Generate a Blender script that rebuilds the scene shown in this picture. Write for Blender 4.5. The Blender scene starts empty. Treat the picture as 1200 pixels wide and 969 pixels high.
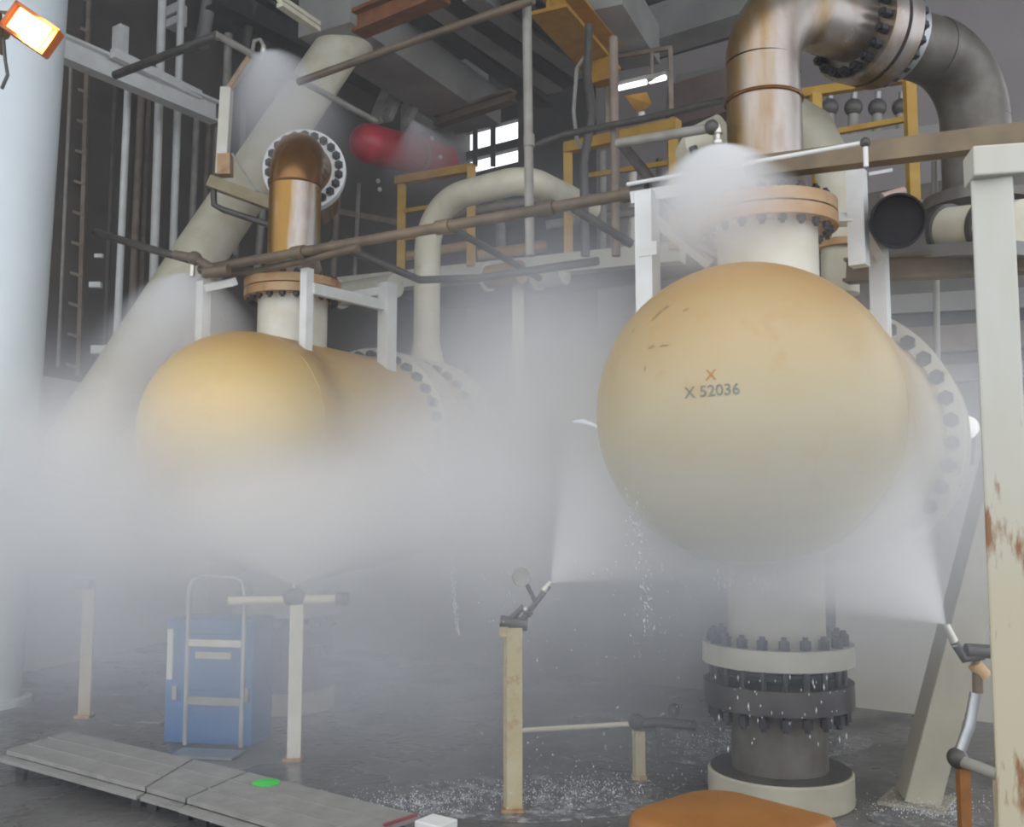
import bpy, bmesh, math, random
from mathutils import Vector, Matrix, Quaternion
random.seed(7)
SC = bpy.context.scene
COL = SC.collection
V = Vector
R = math.radians

# ---------------------------------------------------------------- camera
FPX, CX, CY = 1150.0, 600.0, 484.5
EYE = V((0, 0, 1.65))
PITCH = R(5.27)
cam_data = bpy.data.cameras.new('camera')
cam_data.sensor_width = 36.0
cam_data.lens = FPX / 1200.0 * 36.0
cam_data.clip_start, cam_data.clip_end = 0.05, 300
cam = bpy.data.objects.new('camera', cam_data)
COL.objects.link(cam)
cam.location = EYE
cam.rotation_euler = (math.pi / 2 + PITCH, 0, 0)
SC.camera = cam

# ---------------------------------------------------------------- world: bright overcast sky
world = bpy.data.worlds.new('overcast_sky')
SC.world = world
world.use_nodes = True
wn = world.node_tree
bg = wn.nodes['Background']
wtc = wn.nodes.new('ShaderNodeTexCoord')
wsep = wn.nodes.new('ShaderNodeSeparateXYZ')
wramp = wn.nodes.new('ShaderNodeValToRGB')
wn.links.new(wtc.outputs['Generated'], wsep.inputs[0])
wn.links.new(wsep.outputs['Z'], wramp.inputs[0])
wramp.color_ramp.elements[0].position = 0.0
wramp.color_ramp.elements[0].color = (0.83, 0.885, 0.96, 1)
wramp.color_ramp.elements[1].position = 1.0
wramp.color_ramp.elements[1].color = (1.0, 1.0, 1.0, 1)
wn.links.new(wramp.outputs[0], bg.inputs[0])
bg.inputs[1].default_value = 2.0
# ---------------------------------------------------------------- exposure and volume settings
SC.view_settings.view_transform = 'Standard'
SC.view_settings.look = 'None'
SC.view_settings.gamma = 1.0
SC.view_settings.use_curve_mapping = False
SC.view_settings.exposure = 0.0
SC.cycles.max_bounces = 8
SC.cycles.diffuse_bounces = 3
SC.cycles.glossy_bounces = 2
SC.cycles.volume_bounces = 5
SC.cycles.volume_max_steps = 128
SC.cycles.volume_step_rate = 1.0
SC.cycles.filter_width = 2.0

# ---------------------------------------------------------------- rays from the photograph's frame into the place
def ray(px, py):
    dx, dy = (px - CX) / FPX, (CY - py) / FPX
    c, s = math.cos(PITCH), math.sin(PITCH)
    return V((dx, c - s * dy, s + c * dy))
def at(px, py, depth):               # point at world depth y
    d = ray(px, py); return EYE + d * (depth / d.y)
def level(px, py, z):                # point at world height z
    d = ray(px, py); return EYE + d * ((z - EYE.z) / d.z)
def floor_at(px, py): return level(px, py, 0.0)

THETA = R(35)
AX = V((math.sin(THETA), math.cos(THETA), 0))      # along the vessels, away from the viewer
ROW = V((math.cos(THETA), -math.sin(THETA), 0))    # from vessel to vessel
UP = V((0, 0, 1))
VTHETA = R(28)
VAX = V((math.sin(VTHETA), math.cos(VTHETA), 0))     # axis of the vessels themselves

# ---------------------------------------------------------------- materials
def nodes_of(name):
    m = bpy.data.materials.new(name); m.use_nodes = True
    nt = m.node_tree
    return m, nt, nt.nodes['Principled BSDF']
def math_node(nt, op, a, b=None, clamp=False):
    n = nt.nodes.new('ShaderNodeMath'); n.operation = op; n.use_clamp = clamp
    for i, v in enumerate((a, b)):
        if v is None: continue
        if isinstance(v, (int, float)): n.inputs[i].default_value = v
        else: nt.links.new(v, n.inputs[i])
    return n.outputs[0]
def ramp(nt, fac, stops):
    n = nt.nodes.new('ShaderNodeValToRGB')
    e = n.color_ramp.elements
    while len(e) < len(stops): e.new(0.5)
    for el, (p, c) in zip(e, stops):
        el.position = p; el.color = (c, c, c, 1) if isinstance(c, (int, float)) else (*c, 1)
    nt.links.new(fac, n.inputs[0]); return n.outputs[0]
def mixc(nt, fac, a, b):
    n = nt.nodes.new('ShaderNodeMix'); n.data_type = 'RGBA'
    if isinstance(fac, (int, float)): n.inputs[0].default_value = fac
    else: nt.links.new(fac, n.inputs[0])
    for i, v in ((6, a), (7, b)):
        if isinstance(v, tuple): n.inputs[i].default_value = (*v, 1)
        else: nt.links.new(v, n.inputs[i])
    return n.outputs[2]
def noise(nt, scale, detail=4, coord='Object', stretch=None, rough=0.55):
    tc = nt.nodes.new('ShaderNodeTexCoord')
    n = nt.nodes.new('ShaderNodeTexNoise')
    n.inputs['Scale'].default_value = scale; n.inputs['Detail'].default_value = detail
    n.inputs['Roughness'].default_value = rough
    src = tc.outputs[coord]
    if stretch:
        mp = nt.nodes.new('ShaderNodeMapping'); mp.inputs['Scale'].default_value = stretch
        nt.links.new(src, mp.inputs[0]); src = mp.outputs[0]
    nt.links.new(src, n.inputs['Vector'])
    return n.outputs['Fac']
RUST = (0.27, 0.095, 0.025)
def mat(name, c1, c2=None, rough=0.5, metal=0.0, scale=6.0, rust=0.0, rust_col=RUST, rust_scale=3.0, bump=0.0, stretch=None):
    m, nt, b = nodes_of(name)
    b.inputs['Roughness'].default_value = rough
    b.inputs['Metallic'].default_value = metal
    c2 = c2 or tuple(x * 0.8 for x in c1)
    f = ramp(nt, noise(nt, scale, stretch=stretch), [(0.35, 0.0), (0.65, 1.0)])
    col = mixc(nt, f, c1, c2)
    if rust > 0:
        rf = ramp(nt, noise(nt, rust_scale, 6, rough=0.65), [(0.70 - 0.35 * rust, 0.0), (0.82 - 0.30 * rust, 1.0)])
        col = mixc(nt, rf, col, rust_col)
    nt.links.new(col, b.inputs['Base Color'])
    if bump:
        bp = nt.nodes.new('ShaderNodeBump'); bp.inputs['Strength'].default_value = bump; bp.inputs['Distance'].default_value = 0.02
        nt.links.new(noise(nt, scale * 4), bp.inputs['Height']); nt.links.new(bp.outputs[0], b.inputs['Normal'])
    return m
def glow(name, col, strength):
    m, nt, b = nodes_of(name)
    b.inputs['Base Color'].default_value = (*col, 1)
    b.inputs['Emission Color'].default_value = (*col, 1)
    b.inputs['Emission Strength'].default_value = strength
    return m

M = {}
M['drain_cream'] = mat('shaded_cream_paint', (0.38, 0.365, 0.31), (0.31, 0.295, 0.24), 0.4, rust=0.15)  # cream with the shade under the vessels put into its colour, plus rust
M['grimy_cream'] = mat('grimy_cream_paint', (0.42, 0.39, 0.31), (0.33, 0.30, 0.23), 0.5, scale=3, rust=0.2)
M['cream'] = mat('cream_paint', (0.66, 0.63, 0.50), (0.58, 0.53, 0.39), 0.45, rust=0.12)
M['pale_cream'] = mat('pale_cream_paint', (0.70, 0.68, 0.60), (0.62, 0.58, 0.47), 0.45, rust=0.15)
M['white'] = mat('white_paint', (0.74, 0.75, 0.74), (0.66, 0.66, 0.63), 0.45, rust=0.10)
M['column_white'] = mat('column_white_paint', (0.68, 0.74, 0.77), (0.64, 0.70, 0.73), 0.5, scale=2)
M['rusty_cream'] = mat('rusty_cream_paint', (0.48, 0.43, 0.28), (0.41, 0.33, 0.17), 0.5, rust=0.45, rust_scale=5)
M['post_cream'] = mat('post_cream_paint', (0.66, 0.63, 0.53), (0.58, 0.50, 0.33), 0.5, scale=3, rust=0.22, rust_scale=4, stretch=(1, 1, 0.25))
M['rust_pipe'] = mat('rusty_header_pipe', (0.165, 0.12, 0.075), (0.095, 0.072, 0.052), 0.5, scale=5, rust=0.2)
M['dark_pipe'] = mat('dark_wet_pipe', (0.085, 0.078, 0.07), (0.05, 0.045, 0.04), 0.4)
M['grey_pipe'] = mat('grey_pipe_paint', (0.30, 0.29, 0.26), (0.22, 0.20, 0.17), 0.45)
M['steel'] = mat('galvanised_steel', (0.45, 0.46, 0.47), (0.34, 0.35, 0.36), 0.35, 0.7)
M['brass'] = mat('dull_nozzle_metal', (0.62, 0.60, 0.55), (0.5, 0.47, 0.4), 0.3, 0.6)
M['bolt'] = mat('dark_stud_metal', (0.018, 0.018, 0.024), (0.035, 0.03, 0.03), 0.5, 0.1)
M['flange_white'] = mat('pale_flange_steel', (0.86, 0.87, 0.88), (0.78, 0.78, 0.77), 0.4)
M['flange_orange'] = mat('rusty_orange_flange', (0.42, 0.225, 0.085), (0.50, 0.34, 0.18), 0.5, rust=0.5)
M['yellow'] = mat('yellow_rail_paint', (0.50, 0.30, 0.035), (0.42, 0.22, 0.02), 0.5, rust=0.15)
M['yellow_dark'] = mat('crane_yellow_paint', (0.42, 0.22, 0.015), (0.34, 0.16, 0.01), 0.5)
M['red'] = mat('red_cylinder_paint', (0.50, 0.03, 0.05), (0.38, 0.02, 0.04), 0.35)
M['blue'] = mat('blue_cabinet_paint', (0.010, 0.125, 0.36), (0.008, 0.10, 0.30), 0.45)
M['orange'] = mat('orange_plastic', (0.29, 0.12, 0.022), (0.24, 0.092, 0.016), 0.55, scale=4)
M['green'] = mat('bright_green_plastic', (0.03, 0.55, 0.06), (0.03, 0.5, 0.05), 0.5)
M['black'] = mat('black_bore', (0.006, 0.006, 0.008), (0.012, 0.01, 0.012), 0.8)
M['grey_girder'] = mat('grey_girder_paint', (0.30, 0.29, 0.27), (0.22, 0.21, 0.195), 0.5, scale=1.5)
M['dark_girder'] = mat('dark_girder_paint', (0.035, 0.031, 0.028), (0.02, 0.018, 0.017), 0.6)
M['brown_girder'] = mat('brown_channel_paint', (0.21, 0.15, 0.08), (0.13, 0.09, 0.05), 0.5, scale=4, rust=0.2)
M['rack_brown'] = mat('brown_rack_paint', (0.24, 0.19, 0.145), (0.16, 0.12, 0.09), 0.6, rust=0.12)
M['plate'] = mat('galvanised_plate', (0.27, 0.262, 0.245), (0.21, 0.205, 0.19), 0.5, scale=8, bump=0.15)
M['wall_pale'] = mat('pale_wall_paint', (0.62, 0.60, 0.54), (0.54, 0.51, 0.44), 0.6, scale=1.2, rust=0.1)
M['wall_grey'] = mat('wet_grey_wall', (0.16, 0.155, 0.15), (0.11, 0.105, 0.10), 0.5, scale=1.2)
M['wall_mauve'] = mat('mauve_grey_panel', (0.42, 0.375, 0.36), (0.35, 0.31, 0.30), 0.6, scale=0.8)
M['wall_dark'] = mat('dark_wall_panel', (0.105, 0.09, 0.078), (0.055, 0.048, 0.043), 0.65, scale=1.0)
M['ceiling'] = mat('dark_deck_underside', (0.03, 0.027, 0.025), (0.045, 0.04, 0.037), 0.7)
M['lens'] = glow('floodlight_lens', (1.0, 0.62, 0.16), 9.0)
M['tube_light'] = glow('tube_light', (0.95, 0.98, 1.0), 3.0)
M['globe'] = glow('globe_light', (0.85, 0.93, 1.0), 1.3)
M['amber'] = mat('amber_housing', (0.60, 0.16, 0.03), (0.50, 0.11, 0.02), 0.4)
M['stencil'] = mat('faded_black_stencil', (0.17, 0.17, 0.14), (0.27, 0.26, 0.20), 0.6, scale=40)
M['chip'] = mat('brown_scuff', (0.30, 0.21, 0.12), (0.40, 0.29, 0.16), 0.6, scale=30)
M['rust_mark'] = mat('rust_mark', (0.40, 0.17, 0.06), (0.46, 0.24, 0.09), 0.6, scale=30)

def riser_metal(name='rusty_steel_riser', brown=(0.28, 0.18, 0.075), grey=(0.38, 0.34, 0.315), lo=0.40, hi=0.58):
    m, nt, b = nodes_of(name)
    b.inputs['Metallic'].default_value = 0.75
    f = ramp(nt, noise(nt, 2.2, 5, stretch=(1.6, 1.6, 0.22)), [(lo, 0.0), (hi, 1.0)])
    col = mixc(nt, f, brown, grey)
    f2 = ramp(nt, noise(nt, 7, 6, stretch=(1, 1, 0.5)), [(0.5, 0.0), (0.75, 1.0)])
    col = mixc(nt, math_node(nt, 'MULTIPLY', f2, 0.5), col, (0.22, 0.10, 0.035))
    nt.links.new(col, b.inputs['Base Color'])
    nt.links.new(ramp(nt, noise(nt, 5), [(0.3, 0.24), (0.7, 0.42)]), b.inputs['Roughness'])
    return m
M['riser'] = riser_metal()
M['riser_gold'] = riser_metal('golden_rust_riser', (0.30, 0.165, 0.04), (0.40, 0.36, 0.33), 0.52, 0.62)
M['riser_brown'] = mat('brown_rusted_elbow', (0.25, 0.125, 0.035), (0.16, 0.07, 0.022), 0.25, 0.6, scale=3, rust=0.2)
M['wet_black'] = mat('wet_black_metal', (0.045, 0.04, 0.045), (0.075, 0.065, 0.06), 0.35, 0.2)
M['riser_dark'] = mat('dark_scaled_pipe', (0.10, 0.085, 0.07), (0.15, 0.14, 0.12), 0.45, 0.4, scale=6)

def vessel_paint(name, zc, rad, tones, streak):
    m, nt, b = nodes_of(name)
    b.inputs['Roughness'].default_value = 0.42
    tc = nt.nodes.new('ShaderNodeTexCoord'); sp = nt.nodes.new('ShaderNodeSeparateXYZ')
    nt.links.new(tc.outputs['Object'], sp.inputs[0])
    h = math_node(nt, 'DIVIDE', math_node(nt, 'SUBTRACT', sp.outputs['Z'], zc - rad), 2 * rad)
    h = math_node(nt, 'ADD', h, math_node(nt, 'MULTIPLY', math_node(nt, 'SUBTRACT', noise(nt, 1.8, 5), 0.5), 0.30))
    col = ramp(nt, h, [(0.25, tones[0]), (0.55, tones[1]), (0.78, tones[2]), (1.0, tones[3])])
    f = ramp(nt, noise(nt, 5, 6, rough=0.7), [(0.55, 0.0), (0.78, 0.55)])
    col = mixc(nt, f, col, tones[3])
    if streak is not None:
        d = math_node(nt, 'ABSOLUTE', math_node(nt, 'SUBTRACT', math_node(nt, 'ADD', sp.outputs['Y'], math_node(nt, 'MULTIPLY', noise(nt, 4), 0.25)), streak))
        s = ramp(nt, d, [(0.0, 1.0), (0.22, 0.0)])
        s = math_node(nt, 'MULTIPLY', s, ramp(nt, h, [(0.40, 0.0), (0.75, 0.6)]))
        col = mixc(nt, s, col, (0.20, 0.085, 0.04))
    nt.links.new(col, b.inputs['Base Color'])
    return m

def rust_run_paint():
    m, nt, b = nodes_of('rust_streaked_post_paint')
    b.inputs['Roughness'].default_value = 0.5
    tc = nt.nodes.new('ShaderNodeTexCoord'); sp = nt.nodes.new('ShaderNodeSeparateXYZ')
    nt.links.new(tc.outputs['Object'], sp.inputs[0])
    f = ramp(nt, noise(nt, 5, 4, stretch=(1, 1, 0.25)), [(0.35, 0.0), (0.65, 1.0)])
    low = ramp(nt, math_node(nt, 'ADD', math_node(nt, 'MULTIPLY', sp.outputs['Z'], 0.3), math_node(nt, 'MULTIPLY', noise(nt, 2), 0.25)), [(0.50, 1.0), (0.72, 0.0)])
    col = mixc(nt, f, (0.50, 0.50, 0.465), (0.46, 0.445, 0.38))
    col = mixc(nt, math_node(nt, 'MULTIPLY', low, 0.75), col, (0.43, 0.37, 0.23))
    band = None
    for z0, w in ((1.58, 0.16), (0.78, 0.20)):
        d = math_node(nt, 'DIVIDE', math_node(nt, 'ABSOLUTE', math_node(nt, 'SUBTRACT', sp.outputs['Z'], z0)), w)
        d = math_node(nt, 'SUBTRACT', 1.0, d, clamp=True)
        band = d if band is None else math_node(nt, 'MAXIMUM', band, d)
    r_ = math_node(nt, 'ADD', noise(nt, 17, 5, stretch=(1, 1, 0.22), rough=0.6), math_node(nt, 'MULTIPLY', band, 0.22))
    col = mixc(nt, ramp(nt, r_, [(0.66, 0.0), (0.76, 0.9)]), col, (0.20, 0.075, 0.02))
    nt.links.new(col, b.inputs['Base Color'])
    return m
M['post_cream'] = rust_run_paint()

def wet_floor():
    m, nt, b = nodes_of('wet_deck_floor')
    f = ramp(nt, noise(nt, 0.9, 6, rough=0.65), [(0.35, 0.0), (0.65, 1.0)])
    col = mixc(nt, f, (0.15, 0.145, 0.14), (0.09, 0.086, 0.083))
    nt.links.new(col, b.inputs['Base Color'])
    nt.links.new(ramp(nt, noise(nt, 1.3, 5), [(0.4, 0.12), (0.6, 0.5)]), b.inputs['Roughness'])
    bp = nt.nodes.new('ShaderNodeBump'); bp.inputs['Strength'].default_value = 0.25; bp.inputs['Distance'].default_value = 0.02
    nt.links.new(noise(nt, 14, 5), bp.inputs['Height']); nt.links.new(bp.outputs[0], b.inputs['Normal'])
    return m
M['floor'] = wet_floor()
def foam():
    m, nt, b = nodes_of('white_water')
    b.inputs['Base Color'].default_value = (0.75, 0.78, 0.82, 1); b.inputs['Roughness'].default_value = 0.15
    return m
M['foam'] = foam()
def puddle():
    m, nt, b = nodes_of('shallow_water')
    f = ramp(nt, noise(nt, 9, 6, rough=0.75), [(0.48, 0.0), (0.68, 1.0)])
    nt.links.new(mixc(nt, f, (0.10, 0.10, 0.10), (0.45, 0.47, 0.50)), b.inputs['Base Color'])
    b.inputs['Roughness'].default_value = 0.08
    bp = nt.nodes.new('ShaderNodeBump'); bp.inputs['Strength'].default_value = 0.6; bp.inputs['Distance'].default_value = 0.02
    nt.links.new(noise(nt, 25, 4), bp.inputs['Height']); nt.links.new(bp.outputs[0], b.inputs['Normal'])
    return m
M['puddle'] = puddle()

# ---------------------------------------------------------------- mesh helpers
def frame_of(d):
    d = d.normalized()
    a = UP if abs(d.z) < 0.95 else V((1, 0, 0))
    x = d.cross(a).normalized(); y = x.cross(d).normalized()
    return x, y
class MB:
    def __init__(self): self.bm = bmesh.new()
    def _add(self, vs, fs):
        nv = [self.bm.verts.new(v) for v in vs]
        for f in fs:
            try: self.bm.faces.new([nv[i] for i in f])
            except ValueError: pass
        return self
    def hexa(self, c):
        return self._add(c, [(0, 3, 2, 1), (4, 5, 6, 7), (0, 1, 5, 4), (1, 2, 6, 5), (2, 3, 7, 6), (3, 0, 4, 7)])
    def box(self, c, size, x=V((1, 0, 0)), y=V((0, 1, 0)), z=V((0, 0, 1))):
        c = V(c); a, b, d = x * size[0] / 2, y * size[1] / 2, z * size[2] / 2
        return self.hexa([c - a - b - d, c + a - b - d, c + a + b - d, c - a + b - d, c - a - b + d, c + a - b + d, c + a + b + d, c - a + b + d])
    def beam(self, p, q, w, h, side=None):
        p, q = V(p), V(q); d = (q - p)
        x, y = frame_of(d)
        if side is not None:
            x = (side - d.normalized() * side.dot(d.normalized())).normalized(); y = x.cross(d.normalized())
        a, b = x * w / 2, y * h / 2
        return self.hexa([p - a - b, p + a - b, p + a + b, p - a + b, q - a - b, q + a - b, q + a + b, q - a + b])
    def ibeam(self, p, q, w, h, t=0.02):
        p, q = V(p), V(q); x, y = frame_of(q - p)
        self.beam(p + y * (h - t) / 2, q + y * (h - t) / 2, w, t); self.beam(p - y * (h - t) / 2, q - y * (h - t) / 2, w, t)
        return self.beam(p, q, t, h - 2 * t)
    def tube(self, p, q, r, seg=16, r2=None, caps=True):
        return self.lathe([(0, r), ((V(q) - V(p)).length, r if r2 is None else r2)], p, V(q) - V(p), seg, caps)
    def lathe(self, prof, origin, direction, seg=32, caps=True, closed=False):
        o = V(origin); d = V(direction).normalized(); x, y = frame_of(d)
        rings = []
        for h, r in prof:
            if r < 1e-6: rings.append([self.bm.verts.new(o + d * h)])
            else: rings.append([self.bm.verts.new(o + d * h + (x * math.cos(2 * math.pi * k / seg) + y * math.sin(2 * math.pi * k / seg)) * r) for k in range(seg)])
        pairs = list(zip(rings, rings[1:]))
        if closed: pairs.append((rings[-1], rings[0]))
        for a, b in pairs:
            for k in range(seg):
                j = (k + 1) % seg
                if len(a) == 1 and len(b) == 1: continue
                if len(a) == 1: self.bm.faces.new((a[0], b[j], b[k]))
                elif len(b) == 1: self.bm.faces.new((a[k], a[j], b[0]))
                else: self.bm.faces.new((a[k], a[j], b[j], b[k]))
        if caps and not closed:
            if len(rings[0]) > 1: self.bm.faces.new(rings[0][::-1])
            if len(rings[-1]) > 1: self.bm.faces.new(rings[-1])
        return self
    def ring(self, c, d, ri, ro, t, seg=40):     # flat flange ring, thickness t along d from c
        return self.lathe([(0, ri), (0, ro), (t, ro), (t, ri)], c, d, seg, closed=True)
    def torus(self, c, d, ro, r, seg=48, n=8):
        return self.lathe([(r * math.sin(2 * math.pi * k / n), ro + r * math.cos(2 * math.pi * k / n)) for k in range(n)], c, d, seg, closed=True)
    def sweep(self, pts, r, seg=14, caps=True):
        pts = [V(p) for p in pts]; n = len(pts); prev = None; rings = []
        for i, p in enumerate(pts):
            t = (pts[min(i + 1, n - 1)] - pts[max(i - 1, 0)]).normalized()
            if prev is None: x, y = frame_of(t)
            else:
                q = prev[0].rotation_difference(t); x = q @ prev[1]; y = q @ prev[2]
            prev = (t, x, y)
            rr = r[i] if isinstance(r, (list, tuple)) else r
            rings.append([self.bm.verts.new(p + (x * math.cos(2 * math.pi * k / seg) + y * math.sin(2 * math.pi * k / seg)) * rr) for k in range(seg)])
        for a, b in zip(rings, rings[1:]):
            for k in range(seg):
                j = (k + 1) % seg; self.bm.faces.new((a[k], a[j], b[j], b[k]))
        if caps: self.bm.faces.new(rings[0][::-1]); self.bm.faces.new(rings[-1])
        return self
    def ball(self, c, r, u=16, v=10, scale=(1, 1, 1)):
        m = Matrix.Translation(V(c)) @ Matrix.Diagonal((*[s * r for s in scale], 1))
        bmesh.ops.create_uvsphere(self.bm, u_segments=u, v_segments=v, radius=1.0, matrix=m); return self
    def bevel(self, w, seg=2):
        bmesh.ops.recalc_face_normals(self.bm, faces=self.bm.faces[:])
        bmesh.ops.bevel(self.bm, geom=self.bm.edges[:], offset=w, segments=seg, affect='EDGES', profile=0.5); return self
    def build(self, name, material, parent=None, smooth=True, local=False, label=None, fix=True):
        if fix: bmesh.ops.recalc_face_normals(self.bm, faces=self.bm.faces[:])
        o = bpy.data.objects.new(name, bpy.data.meshes.new(name)); COL.objects.link(o)
        root = parent
        while root is not None and root.parent is not None: root = root.parent
        if root is not None and not local:
            self.bm.transform(base_matrix(root).inverted())
        elif root is None:
            vs = [v.co for v in self.bm.verts]
            b = V(((min(v.x for v in vs) + max(v.x for v in vs)) / 2, (min(v.y for v in vs) + max(v.y for v in vs)) / 2, min(v.z for v in vs)))
            self.bm.transform(Matrix.Translation(-b)); o.location = b
        self.bm.to_mesh(o.data); self.bm.free()
        o.data.materials.append(material)
        if smooth:
            for p in o.data.polygons: p.use_smooth = True
            o.data.set_sharp_from_angle(angle=R(38))
        o.parent = parent
        if label: o['label'] = label
        return o
def base_matrix(o): return Matrix.Translation(o.location) @ o.rotation_euler.to_matrix().to_4x4()
def tag(o, label, cat, group=None, kind=None):
    o['label'] = label; o['category'] = cat
    if group: o['group'] = group
    if kind: o['kind'] = kind
    return o
def thing(name, label, cat, loc=(0, 0, 0), rz=0.0, group=None):
    o = bpy.data.objects.new(name, None); COL.objects.link(o)
    o.location = loc; o.rotation_euler = (0, 0, rz); o.empty_display_size = 0.2
    return tag(o, label, cat, group)
def struct(name, mb, m, parent=None, smooth=True):
    o = mb.build(name, m, parent, smooth); 
    if parent is None: o['kind'] = 'structure'
    return o
def arc(c, a, b, r, n=10, t0=0.0, t1=90.0):      # points c + r(a cos + b sin)
    return [V(c) + V(a) * (r * math.cos(R(t0 + (t1 - t0) * k / n))) + V(b) * (r * math.sin(R(t0 + (t1 - t0) * k / n))) for k in range(n + 1)]

# one stud with two hex nuts, along local z, shared by every bolt ring
def stud_mesh(name, r, length, nut):
    mb = MB()
    mb.tube((0, 0, -length / 2), (0, 0, length / 2), r * 0.55, 8)
    mb.tube((0, 0, -length / 2 + nut * 0.4), (0, 0, -length / 2 + nut * 1.4), r, 6)
    mb.tube((0, 0, length / 2 - nut * 1.4), (0, 0, length / 2 - nut * 0.4), r, 6)
    me = bpy.data.meshes.new(name)
    bmesh.ops.recalc_face_normals(mb.bm, faces=mb.bm.faces[:])
    mb.bm.to_mesh(me); mb.bm.free(); me.materials.append(M['bolt']); return me
def bolt_ring(parent, me, centre, direction, rad, n, local=True, phase=0.5):
    root = parent
    while root.parent is not None: root = root.parent
    inv = Matrix.Identity(4) if local else base_matrix(root).inverted()
    d = V(direction).normalized(); x, y = frame_of(d)
    for k in range(n):
        a = 2 * math.pi * (k + phase) / n
        p = inv @ (V(centre) + (x * math.cos(a) + y * math.sin(a)) * rad)
        o = bpy.data.objects.new('stud_bolt', me); COL.objects.link(o)
        o.parent = parent; o.location = p
        o.rotation_euler = (inv.to_3x3() @ d).to_track_quat('Z', 'Y').to_euler()
def pipe_run(name, pts, r, m, label, cat, group=None, seg=14):
    return tag(MB().sweep(pts, r, seg).build(name, m), label, cat, group)

# ================================================================ SETTING
struct('floor', MB().box((0, 9, -0.1), (34, 34, 0.2)), M['floor'], smooth=False)
A, B_ = V((-5.15, 8.7, 0)), V((-3.9, 12.8, 0))
def wall_slab(name, p, q, z0, z1, t, m, parent=None):
    p, q = V(p), V(q); d = (q - p).normalized(); n = V((-d.y, d.x, 0))
    c = (p + q) / 2 + V((0, 0, (z0 + z1) / 2)) + n * t / 2
    return struct(name, MB().box(c, ((q - p).length, t, z1 - z0), d, n, UP), m, parent, smooth=False)
wall_slab('wall_left', A, B_, 0, 2.95, 0.12, M['wall_pale'])
WM = B_ + (V((4.6, 6.95, 0)) - B_) * 0.775
wall_slab('wall_back', B_, WM, 0, 2.25, 0.12, M['wall_grey'])
wall_slab('wall_right', WM, V((4.6, 6.95, 0)), 0, 2.25, 0.12, M['wall_pale'])
# the dark far sides of the module
LF0, LF1 = V((-7.9, 7.4, 0)), V((-0.9, 18.6, 0))
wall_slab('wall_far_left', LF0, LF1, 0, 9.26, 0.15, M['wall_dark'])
FARO = V((0, 18.0, 0))
def far(px):                         # where the far wall crosses a column of view
    d = ray(px, 300); t = (FARO.y) / (d.y + d.x * math.tan(THETA)); return V((d.x * t, d.y * t, 0))
def fz(px, py):
    f = far(px); return at(px, py, f.y).z
# far wall round the daylight opening
x0, x1 = far(545), far(607)
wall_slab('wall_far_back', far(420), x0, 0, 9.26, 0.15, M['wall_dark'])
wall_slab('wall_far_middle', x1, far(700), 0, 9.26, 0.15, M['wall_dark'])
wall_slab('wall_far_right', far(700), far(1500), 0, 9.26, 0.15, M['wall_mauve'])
wall_slab('trim_1', x0, x1, 0, fz(576, 197), 0.15, M['wall_dark'])
wall_slab('trim_2', x0, x1, fz(576, 180), fz(576, 170), 0.15, M['wall_dark'])
wall_slab('trim_3', x0, x1, fz(576, 147), 9.26, 0.15, M['wall_dark'])
for i, px in enumerate((562, 583)):
    p = far(px) - AX * 0.15
    struct('trim_%d' % (4 + i), MB().beam(p + UP * fz(px, 197), p + UP * fz(px, 145), 0.10, 0.1), M['dark_girder'])
cf = [(-15, 2.2), (15, 2.2), (15, 7.6), (-8.6, 24.1), (-15, 24.1)]
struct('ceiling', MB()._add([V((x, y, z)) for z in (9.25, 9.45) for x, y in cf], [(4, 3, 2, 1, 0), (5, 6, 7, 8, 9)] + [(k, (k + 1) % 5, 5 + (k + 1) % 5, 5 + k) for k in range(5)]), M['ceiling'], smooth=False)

# ---------------------------------------------------------------- steelwork overhead
def girder(name, p0, p1, z, w, h, m, label, cat='beam', group=None, box=False):
    a, b = level(*p0, z), level(*p1, z)
    d = (b - a).normalized()
    mb = MB()
    if box: mb.beam(a, b, w, h)
    else: mb.ibeam(a, b, w, h, 0.04)
    return tag(mb.build(name, m, smooth=False), label, cat, group)
girder('roof_girder', (380, 10), (560, 132), 7.2, 0.75, 0.5, M['grey_girder'], 'wide grey roof girder running back above the red cylinder', box=True)
for i, (p, q, m_, l_) in enumerate([
        ((462, -10), (640, 118), 'dark_girder', 'dark roof joist next to the wide grey girder'),
        ((492, -10), (650, 100), 'grey_girder', 'thin grey roof joist, second from the wide grey girder'),
        ((520, -12), (668, 92), 'dark_girder', 'dark roof joist, third from the wide grey girder'),
        ((552, -12), (684, 82), 'grey_girder', 'grey roof joist left of the vertical hanging pipe'),
        ((596, -10), (700, 72), 'dark_girder', 'dark roof joist next to the yellow crane beam'),
        ((668, -14), (735, 48), 'grey_pipe', 'slim pale roof tube just right of the yellow crane beam')]):
    girder('roof_joist', p, q, 7.5, 0.12 if i == 5 else 0.24, 0.22, M[m_], l_, 'joist', 'roof joists in the middle of the ceiling')
girder('crane_beam', (642, -6), (708, 70), 6.9, 0.42, 0.35, M['yellow_dark'], 'yellow overhead crane beam below the dark roof joists', 'crane beam')
girder('roof_girder', (706, -16), (752, 56), 7.3, 0.45, 0.5, M['grey_girder'], 'light grey roof girder meeting the mauve wall panel', box=True)
girder('roof_girder', (690, 62), (930, -14), 8.1, 0.5, 0.5, M['grey_girder'], 'grey edge girder along the top of the mauve wall', box=True)
girder('roof_girder', (250, -10), (470, 108), 8.3, 0.3, 0.4, M['dark_girder'], 'dark roof girder above the diagonal cream brace')
girder('roof_girder', (420, 28), (520, -14), 6.6, 0.2, 0.25, mat('red_oxide_paint', (0.24, 0.085, 0.03), (0.16, 0.05, 0.02), 0.6), 'short rust-red beam at the head of the cream brace')
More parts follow.
